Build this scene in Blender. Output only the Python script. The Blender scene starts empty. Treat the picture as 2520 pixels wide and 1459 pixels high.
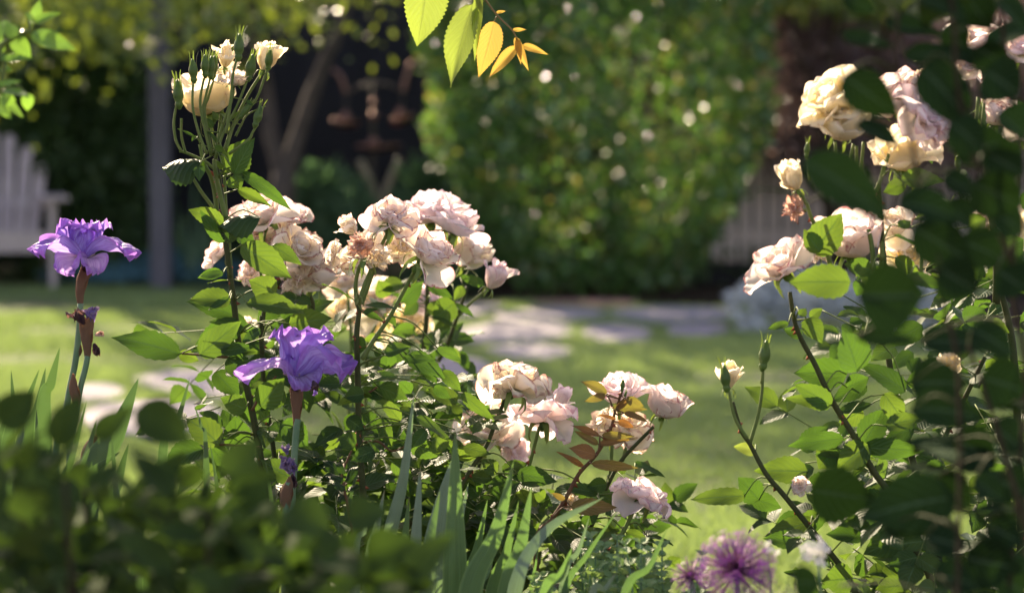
import bpy, math, random
import numpy as np
from mathutils import Vector, Matrix, noise
R = math.radians
rng = random.Random(7); nrg = np.random.default_rng(7)
# ------------------------------------------------------------------ camera, world, sun
S = bpy.context.scene
COL = S.collection
PITCH = 3.94; FPX = 5950.0; EYE = 1.0
cam = bpy.data.cameras.new("camera"); camo = bpy.data.objects.new("camera", cam); COL.objects.link(camo)
camo.location = (0, 0, EYE); camo.rotation_euler = (R(90 - PITCH), 0, 0)
cam.sensor_width = 36; cam.lens = 85; cam.clip_start = 0.05; cam.clip_end = 500
cam.dof.use_dof = True; cam.dof.focus_distance = 3.45; cam.dof.aperture_fstop = 3.5
S.camera = camo
W = bpy.data.worlds.new("World"); S.world = W; W.use_nodes = True
AZ = -24.0; EL = 31.0          # sun: behind the garden, a little to the left
sky = W.node_tree.nodes.new("ShaderNodeTexSky"); sky.sky_type = 'NISHITA'; sky.sun_disc = False
sky.sun_elevation = R(EL); sky.sun_rotation = R(AZ)
bg = W.node_tree.nodes["Background"]; bg.inputs[1].default_value = 0.10
wm = W.node_tree.nodes.new("ShaderNodeMix"); wm.data_type = 'RGBA'; wm.blend_type = 'MULTIPLY'; wm.inputs[0].default_value = 1.0
wm.inputs[7].default_value = (1.32, .98, .92, 1)      # white balance of the shade light
W.node_tree.links.new(sky.outputs[0], wm.inputs[6]); W.node_tree.links.new(wm.outputs[2], bg.inputs[0])
sun = bpy.data.lights.new("sun", 'SUN'); sun.energy = 5.0; sun.angle = R(0.5); sun.color = (1.0, 0.82, 0.58)
suno = bpy.data.objects.new("sun", sun); COL.objects.link(suno)
SV = Vector((math.sin(R(AZ)) * math.cos(R(EL)), math.cos(R(AZ)) * math.cos(R(EL)), math.sin(R(EL))))
suno.rotation_euler = SV.to_track_quat('Z', 'Y').to_euler(); suno.location = (-5, 12, 9)
S.view_settings.view_transform = 'Standard'; S.view_settings.look = 'None'
S.view_settings.exposure = 1.72; S.view_settings.gamma = 1.0
S.cycles.max_bounces = 8; S.cycles.diffuse_bounces = 4; S.cycles.transmission_bounces = 5; S.cycles.glossy_bounces = 2
S.cycles.sample_clamp_indirect = 6.0; S.cycles.caustics_reflective = False; S.cycles.caustics_refractive = False

# ------------------------------------------------------------------ layout helpers
cp, sp = math.cos(R(PITCH)), math.sin(R(PITCH))
RIGHT = np.array([1.0, 0, 0]); UP = np.array([0, sp, cp]); FWD = np.array([0, cp, -sp]); TOCAM = -FWD
def P(u, v, d):                       # a point seen at (u, v) of a 2520 px wide view, d metres away
    return np.array([0, 0, EYE]) + RIGHT * ((u - 1260) / FPX * d) - UP * ((v - 729.5) / FPX * d) + FWD * d
def G(u, v):                          # the ground point seen at (u, v)
    a = P(u, v, 1.0); k = EYE / (EYE - a[2]); return np.array([0, 0, EYE]) * (1 - k) + a * k
ZM = {1: (0, 0, .499, .499), 2: (374, 59, .3373, .3373), 3: (492, 433, .3125, .3125), 4: (0, 689, .5277, .5277),
      5: (836.7, 836.7, .4263, .4263), 6: (1673.4, 0, .499, .499), 7: (1673.4, 728.4, .5006, .5006),
      8: (846.6, 0, .5126, .5126), 9: (78.75, 511.9, .3913, .3913), 10: (551.2, 767.8, .3373, .3373), 0: (0, 0, 1, 1)}
def Z(k, x, y):
    a = ZM[k]; return a[0] + x * a[2], a[1] + y * a[3]
def nz(v):
    v = np.asarray(v, float); n = np.linalg.norm(v); return v / (n if n > 1e-9 else 1)
def view_dir(r, u, t):                # right, up, towards the camera
    return nz(RIGHT * r + UP * u + TOCAM * t)

# ------------------------------------------------------------------ object helpers
def link(o): COL.objects.link(o); return o
def tag(o, label=None, cat=None, group=None, kind=None):
    if label: o['label'] = label
    if cat: o['category'] = cat
    if group: o['group'] = group
    if kind: o['kind'] = kind
    return o
def thing(name, loc, label, cat, group=None):
    o = link(bpy.data.objects.new(name, None)); o.location = Vector([float(c) for c in loc]); o.empty_display_size = .1
    return tag(o, label, cat, group)
def oloc(o): return np.array(o.location) if o is not None else np.zeros(3)
def place(name, mesh, M, parent=None):
    o = link(bpy.data.objects.new(name, mesh))
    if parent is not None:
        o.parent = parent; o.matrix_basis = Matrix.Translation(-parent.location) @ M
    else: o.matrix_basis = M
    return o
class MB:
    def __init__(s): s.V = []; s.F = []; s.C = []; s.M = []; s.n = 0
    def add(s, V, F, C=(0, 0, .5), mi=0):
        V = np.asarray(V, float); C = np.asarray(C, float)
        if C.ndim == 1: C = np.tile(C, (len(V), 1))
        s.V.append(V); s.C.append(C); n = s.n
        s.F += [tuple(i + n for i in f) for f in F]; s.M += [mi] * len(F); s.n += len(V)
    def mesh(s, name, mats, origin=(0, 0, 0), smooth=True):
        me = bpy.data.meshes.new(name)
        V = np.concatenate(s.V) - np.asarray(origin); C = np.concatenate(s.C)
        me.from_pydata(V.tolist(), [], s.F)
        me.polygons.foreach_set("material_index", s.M)
        me.polygons.foreach_set("use_smooth", [smooth] * len(s.F))
        a = me.attributes.new("lf", 'FLOAT_COLOR', 'POINT')
        a.data.foreach_set("color", np.concatenate([C, np.ones((len(C), 1))], 1).astype(np.float32).ravel())
        for m in mats: me.materials.append(m)
        me.update(); return me
    def build(s, name, mats, parent=None, smooth=True, at=None):
        if not isinstance(mats, (list, tuple)): mats = [mats]
        org = oloc(parent) if parent is not None else (np.asarray(at, float) if at is not None else np.zeros(3))
        o = link(bpy.data.objects.new(name, s.mesh(name, mats, org, smooth)))
        if parent is not None: o.parent = parent
        elif at is not None: o.location = Vector([float(c) for c in at])
        return o
def frame(o, y, zh, sx, sy=None, sz=None):
    y = nz(y); x = nz(np.cross(y, zh)); z = np.cross(x, y); sy = sy or sx; sz = sz or sx
    M = Matrix.Identity(4)
    for i in range(3): M[i][0] = x[i] * sx; M[i][1] = y[i] * sy; M[i][2] = z[i] * sz; M[i][3] = o[i]
    return M
def axis_frame(o, z, spin, s):        # local +Z along z
    z = nz(z); h = np.array([0, 0, 1.0]) if abs(z[2]) < .9 else np.array([0, 1.0, 0])
    x = nz(np.cross(h, z)); y = np.cross(z, x); c, q = math.cos(spin), math.sin(spin)
    x, y = x * c + y * q, y * c - x * q
    M = Matrix.Identity(4)
    for i in range(3): M[i][0] = x[i] * s; M[i][1] = y[i] * s; M[i][2] = z[i] * s; M[i][3] = o[i]
    return M
def crom(pts, n=5):
    pts = [np.asarray(p, float) for p in pts]
    if len(pts) < 3: return [pts[0] + (pts[-1] - pts[0]) * i / n for i in range(n + 1)]
    q = [2 * pts[0] - pts[1]] + pts + [2 * pts[-1] - pts[-2]]; out = []
    for i in range(1, len(q) - 2):
        for k in range(n):
            t = k / n; a, b, c, d = q[i - 1:i + 3]
            out.append(.5 * (2 * b + (c - a) * t + (2 * a - 5 * b + 4 * c - d) * t * t + (3 * b - a - 3 * c + d) * t ** 3))
    out.append(q[-2]); return out
def tube(mb, pts, r0, r1, sides=7, mi=0, smooth=5, C=(0, 0, .5), wob=0):
    c = crom(pts, smooth) if smooth else [np.asarray(p, float) for p in pts]
    n = len(c); V = []; F = []; CC = []
    up = np.array([.31, .2, .93])
    for i, p in enumerate(c):
        t = nz(c[min(i + 1, n - 1)] - c[max(i - 1, 0)]); x = nz(np.cross(t, up)); y = np.cross(t, x)
        k = i / (n - 1); r = r0 + (r1 - r0) * k
        if wob: r *= 1 + wob * (noise.noise(Vector(p * 60)))
        for j in range(sides):
            a = 2 * math.pi * j / sides; V.append(p + r * (x * math.cos(a) + y * math.sin(a))); CC.append((j / sides, k, C[2]))
    for i in range(n - 1):
        for j in range(sides):
            a = i * sides + j; b = i * sides + (j + 1) % sides; F.append((a, b, b + sides, a + sides))
    F.append(tuple(range(sides))[::-1]); F.append(tuple((n - 1) * sides + j for j in range(sides)))
    mb.add(V, F, CC, mi); return c
def box(mb, lo, hi, mi=0, C=(0, 0, .5), Mx=None):
    x0, y0, z0 = lo; x1, y1, z1 = hi
    V = np.array([(x, y, z) for z in (z0, z1) for y in (y0, y1) for x in (x0, x1)], float)
    if Mx is not None: V = np.array([Mx @ Vector(v) for v in V])
    mb.add(V, [(0, 2, 3, 1), (4, 5, 7, 6), (0, 1, 5, 4), (2, 6, 7, 3), (0, 4, 6, 2), (1, 3, 7, 5)], C, mi)
def lathe(mb, prof, M, n=12, mi=0, C=(0, 0, .5), jit=0):
    V = []; F = []; CC = []; m = len(prof)
    for i, (r, z) in enumerate(prof):
        for j in range(n):
            a = 2 * math.pi * j / n; rr = r * (1 + jit * math.sin(5 * a + i))
            V.append(np.array(M @ Vector((rr * math.cos(a), rr * math.sin(a), z)))); CC.append((j / n, i / (m - 1), C[2]))
    for i in range(m - 1):
        for j in range(n):
            a = i * n + j; b = i * n + (j + 1) % n; F.append((a, b, b + n, a + n))
    F.append(tuple(range(n))[::-1]); F.append(tuple((m - 1) * n + j for j in range(n)))
    mb.add(V, F, CC, mi)

# ------------------------------------------------------------------ materials
def new_mat(name):
    m = bpy.data.materials.new(name); m.use_nodes = True; nt = m.node_tree; nt.nodes.clear(); return m, nt
class N:
    def __init__(s, nt): s.nt = nt
    def __call__(s, t, ins=None, **kw):
        n = s.nt.nodes.new("ShaderNode" + t)
        for k, v in kw.items(): setattr(n, k, v)
        for k, v in (ins or {}).items():
            if isinstance(v, bpy.types.NodeSocket): s.nt.links.new(v, n.inputs[k])
            else:
                if isinstance(v, tuple) and len(v) == 3 and n.inputs[k].type == 'RGBA': v = (*v, 1)
                n.inputs[k].default_value = v
        return n
    def math(s, op, a, b=0.0, c=None, clamp=False):
        d = {0: a, 1: b}
        if c is not None: d[2] = c
        return s('Math', d, operation=op, use_clamp=clamp).outputs[0]
    def mix(s, f, a, b, bt='MIX'):
        n = s.nt.nodes.new("ShaderNodeMix"); n.data_type = 'RGBA'; n.blend_type = bt
        for k, v in ((0, f), (6, a), (7, b)):
            if isinstance(v, bpy.types.NodeSocket): s.nt.links.new(v, n.inputs[k])
            else: n.inputs[k].default_value = (*v, 1) if isinstance(v, tuple) else v
        return n.outputs[2]
    def noise(s, scale, detail=3.0, vec=None, rough=.5):
        d = {'Scale': scale, 'Detail': detail, 'Roughness': rough}
        if vec is not None: d['Vector'] = vec
        return s('TexNoise', d).outputs[0]
    def ramp(s, f, a, b, to0=0.0, to1=1.0):
        return s('MapRange', {0: f, 1: a, 2: b, 3: to0, 4: to1}).outputs[0]
    def out(s, sh): s.nt.links.new(sh, s('OutputMaterial').inputs[0])
    def coord(s): return s('NewGeometry').outputs['Position']
def leaf_mat(name, c0, c1, under, trans, tmix=.42, rough=.38, vein=7.0, veins=True, spec=.5, edge=None, trans2=None, t2a=.5, foot=None, ribs=False):
    m, nt = new_mat(name); n = N(nt)
    at = n('Attribute', attribute_name='lf'); sep = n('SeparateColor', {0: at.outputs['Color']})
    u, v, r = sep.outputs[0], sep.outputs[1], sep.outputs[2]
    au = n.math('ABSOLUTE', n.math('SUBTRACT', u, .5))
    col = n.mix(r, c0, c1)
    pos = n.coord()
    col = n.mix(n.ramp(n.noise(38, 3, pos), .35, .7, 0, .35), col, tuple(min(1, c * 1.7) for c in c1))
    hgt = None
    if veins:
        w = n.math('SINE', n.math('MULTIPLY', n.math('SUBTRACT', v, n.math('MULTIPLY', au, .75)), vein * 6.283))
        lat = n.ramp(w, .6, .98); mid = n.ramp(au, .045, .015)
        vv = n.math('MAXIMUM', mid, n.math('MULTIPLY', lat, .45))
        col = n.mix(n.math('MULTIPLY', vv, .8), col, tuple(min(1, c * 2.4 + .04) for c in c1))
        hgt = n.math('ADD', n.math('MULTIPLY', w, .5), n.math('MULTIPLY', mid, -1.5))
    if ribs:
        rb = n.ramp(n.noise(1.0, 2, n('CombineXYZ', {0: n.math('MULTIPLY', u, 24), 1: n.math('MULTIPLY', v, 2.5), 2: n.math('MULTIPLY', r, 20)}).outputs[0]), .35, .65)
        col = n.mix(n.math('MULTIPLY', rb, .6), col, tuple(c * 1.9 for c in c1)); hgt = rb
        col = n.mix(n.math('MULTIPLY', n.ramp(v, .965, .99), n.ramp(n.noise(9, 2, pos), .4, .55)), col, (.22, .13, .06))
    if foot: col = n.mix(n.ramp(v, .15, .5), foot, col)
    if edge: col = n.mix(n.ramp(au, .40, .5, 0, .8), col, edge)
    bf = n('NewGeometry').outputs['Backfacing']
    col = n.mix(bf, col, under)
    tc = n.mix(n.ramp(r, t2a, t2a + .3) if trans2 else r, trans, trans2 or tuple(min(1, c * 1.25) for c in trans))
    if veins: tc = n.mix(n.math('MULTIPLY', vv, .6), tc, tuple(c * .4 for c in trans))
    rg = n.math('ADD', rough, n.math('MULTIPLY', bf, .25))
    pd = {'Base Color': col, 'Roughness': rg, 'Specular IOR Level': spec}
    if hgt is not None:
        b = n('Bump', {'Height': hgt, 'Strength': .45, 'Distance': .0015}); pd['Normal'] = b.outputs[0]
    p = n('BsdfPrincipled', pd); t = n('BsdfTranslucent', {'Color': tc})
    mx = n('MixShader', {0: tmix, 1: p.outputs[0], 2: t.outputs[0]}); n.out(mx.outputs[0]); return m
def plain(name, c0, c1, rough=.7, scale=20.0, bump=.2, spec=.3, metal=0.0, bscale=None, bd=.003):
    m, nt = new_mat(name); n = N(nt); pos = n.coord()
    f = n.ramp(n.noise(scale, 5, pos), .3, .7); col = n.mix(f, c0, c1)
    b = n('Bump', {'Height': n.noise(bscale or scale * 3, 4, pos), 'Strength': bump, 'Distance': bd})
    p = n('BsdfPrincipled', {'Base Color': col, 'Roughness': rough, 'Specular IOR Level': spec, 'Metallic': metal, 'Normal': b.outputs[0]})
    n.out(p.outputs[0]); return m
def petal_mat(name, inner, outer, edge, trans, edge_w=.93, edge_amt=.8, blotch=None, vein=0.0, tmix=.45, veincol=None):
    m, nt = new_mat(name); n = N(nt)
    at = n('Attribute', attribute_name='lf'); sep = n('SeparateColor', {0: at.outputs['Color']})
    e, v, q = sep.outputs[0], sep.outputs[1], sep.outputs[2]
    tco = n('TexCoord').outputs['Object']
    nn = n.noise(7, 3, tco)
    f = n.ramp(n.math('ADD', v, n.math('MULTIPLY', n.math('SUBTRACT', nn, .5), .8)), .25, .95)
    col = n.mix(f, inner, outer)
    if blotch: col = n.mix(n.ramp(n.noise(9, 5, tco), .5, .68, 0, .85), col, blotch)
    if vein:
        w = n.noise(1.0, 2, n('CombineXYZ', {0: n.math('MULTIPLY', q, vein), 1: n.math('MULTIPLY', v, 1.6)}).outputs[0], .7)
        vm = n.ramp(w, .42, .6); col = n.mix(n.math('MULTIPLY', vm, .75), col, veincol or edge)
    en = n.math('ADD', e, n.math('MULTIPLY', n.math('SUBTRACT', n.noise(16, 4, tco), .5), .13))
    em = n.math('MULTIPLY', n.ramp(en, edge_w, edge_w + .05), edge_amt)
    em = n.math('MULTIPLY', em, n.ramp(n.noise(4, 2, tco), .36, .56, .25, 1))
    col = n.mix(em, col, edge)
    tc = n.mix(em, n.mix(.5, col, trans), edge)
    b = n('Bump', {'Height': n.noise(30, 4, tco), 'Strength': .25, 'Distance': .01})
    p = n('BsdfPrincipled', {'Base Color': col, 'Roughness': .5, 'Specular IOR Level': .25, 'Sheen Weight': .15, 'Normal': b.outputs[0]})
    t = n('BsdfTranslucent', {'Color': tc})
    mx = n('MixShader', {0: tmix, 1: p.outputs[0], 2: t.outputs[0]}); n.out(mx.outputs[0]); return m
m_leaf = leaf_mat("rose_leaf_green", (.015, .040, .012), (.032, .070, .018), (.075, .11, .065), (.095, .20, .018), rough=.52, spec=.28, trans2=(.17, .28, .025))
m_leaf_red = leaf_mat("young_leaf_bronze", (.12, .085, .025), (.17, .085, .03), (.22, .13, .07), (.22, .20, .03), rough=.45, trans2=(.34, .15, .03))
m_leaf_dark = leaf_mat("glossy_leaf_dark", (.010, .026, .008), (.020, .044, .012), (.05, .065, .035), (.055, .12, .010), tmix=.28, rough=.5, spec=.22)
m_cherry = leaf_mat("cherry_leaf", (.16, .20, .03), (.22, .25, .035), (.20, .24, .08), (.27, .36, .05), tmix=.5, vein=9.0, rough=.33)
m_cherry_o = leaf_mat("cherry_leaf_young", (.22, .15, .035), (.28, .18, .04), (.26, .18, .08), (.50, .33, .06), tmix=.5, vein=9.0, rough=.33)
m_iris_leaf = leaf_mat("iris_blade", (.042, .088, .040), (.070, .125, .056), (.06, .11, .05), (.14, .27, .05), tmix=.35, rough=.45, veins=False, ribs=True, edge=(.22, .33, .12))
m_iris_dark = leaf_mat("iris_blade_dark", (.030, .062, .025), (.048, .085, .032), (.04, .07, .03), (.08, .16, .03), tmix=.3, rough=.5, veins=False, edge=(.20, .30, .10))
m_iris_pale = leaf_mat("iris_blade_pale", (.10, .15, .11), (.15, .20, .15), (.10, .15, .10), (.18, .30, .10), tmix=.3, rough=.4, veins=False, ribs=True)
m_hedge = leaf_mat("hedge_leaf", (.030, .11, .030), (.11, .24, .07), (.09, .17, .07), (.16, .32, .04), tmix=.42, rough=.22, veins=False, spec=1.0, trans2=(.75, .58, .12), t2a=.76)
m_tree_leaf = leaf_mat("tree_leaf", (.07, .13, .025), (.12, .19, .035), (.12, .18, .06), (.22, .28, .02), tmix=.42, rough=.3, veins=False, spec=.7)
m_dark_shrub = leaf_mat("dark_shrub_leaf", (.022, .050, .016), (.045, .085, .022), (.05, .09, .03), (.10, .20, .02), tmix=.3, rough=.4, veins=False)
m_purple = leaf_mat("purple_leaf", (.085, .060, .065), (.16, .115, .12), (.16, .12, .12), (.22, .14, .12), tmix=.3, rough=.22, veins=False, spec=.8)
m_silver = leaf_mat("silver_leaf", (.42, .46, .46), (.60, .64, .64), (.5, .54, .54), (.42, .48, .44), tmix=.25, rough=.7, veins=False)
m_blue_gc = leaf_mat("blue_cover_leaf", (.05, .14, .18), (.10, .24, .30), (.06, .13, .15), (.06, .14, .12), tmix=.2, rough=.6, veins=False)
m_fern = leaf_mat("fern_leaf", (.050, .11, .055), (.09, .17, .09), (.08, .14, .07), (.12, .24, .08), tmix=.3, rough=.5, veins=False)
m_mint = leaf_mat("catmint_leaf", (.10, .19, .07), (.16, .26, .10), (.18, .25, .13), (.28, .42, .10), tmix=.35, rough=.6, vein=5.0)
m_grass = leaf_mat("grass_blade", (.15, .23, .090), (.24, .32, .14), (.18, .25, .10), (.28, .38, .09), tmix=.35, rough=.5, veins=False)
m_calyx = leaf_mat("calyx_green", (.060, .12, .022), (.10, .17, .035), (.12, .16, .05), (.26, .36, .05), tmix=.25, rough=.5, veins=False)
m_cane = plain("rose_cane", (.040, .052, .016), (.065, .072, .024), .7, 60, .15, .2)
m_cane_young = plain("rose_stem_green", (.10, .155, .036), (.15, .19, .055), .65, 80, .15, .2)
m_cane_red = plain("rose_stem_red", (.11, .050, .03), (.14, .09, .035), .65, 60, .15, .2)
m_thorn = plain("thorn_red", (.20, .05, .025), (.30, .09, .04), .4, 60)
m_istem = plain("iris_stem", (.10, .19, .10), (.15, .24, .13), .5, 40, .1)
m_papery = leaf_mat("papery_spathe", (.15, .075, .045), (.23, .13, .08), (.2, .12, .07), (.35, .17, .07), tmix=.3, rough=.7, vein=14, foot=(.10, .15, .06))
m_p_cream = petal_mat("petal_cream", (.94, .87, .64), (.95, .91, .80), (.62, .40, .28), (1.0, .86, .52), .955, .5, tmix=.68)
m_p_pink = petal_mat("petal_blush", (.95, .93, .87), (.95, .89, .87), (.45, .15, .17), (1.0, .84, .72), .94, .9, tmix=.68)
m_p_white = petal_mat("petal_ivory", (.94, .90, .78), (.95, .90, .84), (.42, .19, .16), (1.0, .88, .68), .93, .9, tmix=.68)
m_p_pinkfar = petal_mat("petal_pink", (.95, .92, .86), (.95, .87, .88), (.60, .28, .40), (1.0, .82, .78), .945, .6, tmix=.68)
m_p_dead = petal_mat("petal_withered", (.84, .68, .54), (.76, .52, .44), (.40, .16, .11), (.85, .6, .45), .92, .9, blotch=(.58, .32, .22))
m_iris = petal_mat("iris_petal", (.60, .54, .90), (.45, .30, .78), (.40, .14, .60), (.62, .40, .90), .90, .6, vein=46.0, veincol=(.24, .09, .50))
m_iris_pl = petal_mat("iris_petal_pale", (.72, .58, .84), (.52, .32, .80), (.42, .15, .66), (.78, .58, .95), .90, .6, vein=46.0, veincol=(.40, .16, .66))
m_iris_dead = petal_mat("iris_petal_withered", (.07, .035, .05), (.10, .05, .06), (.16, .09, .06), (.14, .06, .05), .8, .6, blotch=(.05, .02, .10))
m_iris_dead2 = petal_mat("iris_petal_fading", (.30, .24, .52), (.16, .10, .42), (.30, .22, .22), (.3, .2, .5), .8, .6, blotch=(.32, .27, .28))
m_beard = plain("iris_beard", (.45, .35, .30), (.60, .50, .40), .9, 90)
m_bark = plain("bark_grey_brown", (.060, .050, .045), (.105, .088, .078), .9, 18, .8, .2, bd=.02)
m_shade_leaf = leaf_mat("shaded_leaf_dark", (.008, .020, .007), (.014, .032, .010), (.035, .04, .025), (.016, .04, .005), tmix=.15, rough=.85, spec=.04)  # dark leaf version; the near bush's shade is put into its colour
m_h_leaf = leaf_mat("evergreen_leaf", (.013, .030, .009), (.045, .075, .022), (.045, .065, .03), (.075, .14, .015), tmix=.22, rough=.8, spec=.1, veins=False)
m_twig = plain("twig_green_brown", (.20, .13, .05), (.26, .18, .06), .5, 60)
m_stem_w = plain("woody_stem", (.03, .024, .015), (.05, .04, .024), .9, 40, .5, .1)
m_soil = plain("soil_mulch", (.030, .022, .016), (.060, .042, .028), .95, 12, .9, .1, bscale=70, bd=.02)
m_fence = plain("fence_black_stain", (.010, .010, .013), (.018, .018, .022), .75, 4, .3)
m_gatew = plain("gate_weathered_wood", (.52, .46, .42), (.66, .58, .53), .75, 6, .3)
m_post = plain("post_slate_paint", (.070, .070, .092), (.095, .095, .12), .5, 5, .05)
m_chair = plain("chair_mauve_paint", (.36, .31, .315), (.46, .40, .39), .5, 8, .15, .5)
m_copper = plain("copper", (.24, .14, .12), (.32, .19, .15), .45, 12, .1, .5, metal=1.0)
m_iron = plain("dark_iron", (.05, .045, .04), (.09, .08, .06), .5, 20, .2, .5, metal=.6)
m_stone = plain("flagstone", (.23, .21, .22), (.32, .29, .30), .85, 5, .4, .3, bscale=30)
m_brick = plain("edging_brick", (.30, .16, .13), (.42, .25, .20), .85, 8, .4)
m_leanpole = plain("bamboo_pole", (.22, .19, .13), (.30, .26, .18), .6, 10)
m_allium = petal_mat("allium_purple", (.20, .045, .30), (.28, .08, .40), (.2, .05, .28), (.30, .07, .40), .9, .2)
m_allium_stalk = plain("allium_stalk", (.24, .10, .20), (.30, .15, .24), .6, 30)
m_white_fl = petal_mat("small_white_petal", (.75, .74, .66), (.82, .80, .76), (.7, .65, .6), (.8, .8, .7), .9, .2)
# ------------------------------------------------------------------ leaves
def leaf_geo(mb, b, t, nrm, w, fold=.18, arch=.10, seed=0.0, rows=16, cols=7, serr=.06, mi=0, shape=.75, curl=0.0, wave=.02):
    b = np.asarray(b, float); t = np.asarray(t, float); y = t - b; L = np.linalg.norm(y)
    if L < 1e-6: return
    y = y / L; x = nz(np.cross(y, nrm)); z = np.cross(x, y)
    V = []; C = []; F = []; rr = (seed * 7.31) % 1.0
    for i in range(rows + 1):
        v = i / rows
        pr = (max(0.0, math.sin(math.pi * v ** shape)) ** (.72 + .55 * max(0, v - .45))) * (1 - .16 * v) * 1.08
        for j in range(cols):
            u = -1 + 2 * j / (cols - 1); e = u
            q = u * w / 2 * pr
            if abs(u) > .99 and 0 < i < rows: q *= 1 + serr * (1 if i % 2 else -.5)
            zz = abs(q) * fold + L * arch * 4 * v * (1 - v)
            zz += L * wave * math.sin(v * 9 + seed * 3 + u * 1.5) * abs(u)
            if curl:
                a = curl * abs(u) * pr; zz = zz - abs(q) * math.sin(a) ; q *= math.cos(a * .7)
            V.append(b + x * q + y * (L * v) + z * zz); C.append(((u + 1) / 2, v, rr))
    for i in range(rows):
        for j in range(cols - 1):
            a = i * cols + j; F.append((a, a + 1, a + 1 + cols, a + cols))
    mb.add(V, F, C, mi)
def cloud(name, pts, size, mat, parent=None, nbias=(0, 0, 0), aspect=.5, sj=.35, ybias=(0, 0, 0), at=None, seed=1, grp=None):
    g = np.random.default_rng(seed); pts = np.asarray(pts, float); n = len(pts)
    y = g.normal(size=(n, 3)) * .8 + np.asarray(ybias); y /= np.linalg.norm(y, axis=1)[:, None]
    h = g.normal(size=(n, 3)) + np.asarray(nbias); x = np.cross(y, h); x /= np.linalg.norm(x, axis=1)[:, None] + 1e-9
    z = np.cross(x, y); s = size * (1 + sj * g.uniform(-1, 1, n))[:, None]
    org = oloc(parent) if parent is not None else (np.asarray(at) if at is not None else 0)
    b = pts - org
    V = np.stack([b, b + y * s * .3 + x * s * aspect * .42 + z * s * .09, b + y * s * .7 + x * s * aspect * .38 + z * s * .07, b + y * s,
                  b + y * s * .7 - x * s * aspect * .38 + z * s * .07, b + y * s * .3 - x * s * aspect * .42 + z * s * .09], 1).reshape(-1, 3)
    rv = g.random(n); u = np.array([.5, 0, 0, .5, 1, 1]); v = np.array([0, .3, .7, 1, .7, .3])
    C = np.zeros((n, 6, 4), np.float32); C[:, :, 0] = u; C[:, :, 1] = v; C[:, :, 2] = rv[:, None]; C[:, :, 3] = 1
    me = bpy.data.meshes.new(name); k = np.arange(n)[:, None] * 6
    F = np.concatenate([k + 0, k + 1, k + 2, k + 3, k + 0, k + 3, k + 4, k + 5], 1).ravel()
    me.vertices.add(n * 6); me.vertices.foreach_set("co", V.astype(np.float32).ravel())
    me.loops.add(n * 8); me.loops.foreach_set("vertex_index", F.astype(np.int32))
    me.polygons.add(n * 2); me.polygons.foreach_set("loop_start", (np.arange(n * 2) * 4).astype(np.int32))
    me.polygons.foreach_set("loop_total", np.full(n * 2, 4, np.int32))
    me.update(calc_edges=True)
    a = me.attributes.new("lf", 'FLOAT_COLOR', 'POINT'); a.data.foreach_set("color", C.ravel())
    me.materials.append(mat)
    o = link(bpy.data.objects.new(name, me))
    if parent is not None: o.parent = parent
    elif at is not None: o.location = Vector([float(c) for c in at])
    return o
def lumps(blobs, n, seed, shell=.55, nscale=3.0, namp=.25):
    g = np.random.default_rng(seed); w = np.array([b[3] * b[4] * b[5] for b in blobs]) ** .67; w /= w.sum(); out = []
    for b, k in zip(blobs, (w * n).astype(int)):
        d = g.normal(size=(k, 3)); d /= np.linalg.norm(d, axis=1)[:, None]
        r = (shell + (1 - shell) * g.random(k) ** .6)
        nn = np.array([noise.noise(Vector(q * nscale + np.array(b[:3]))) for q in d])
        r = r * (1 + namp * nn * 2)
        out.append(np.array(b[:3]) + d * r[:, None] * np.array(b[3:]))
    return np.concatenate(out)

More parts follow.
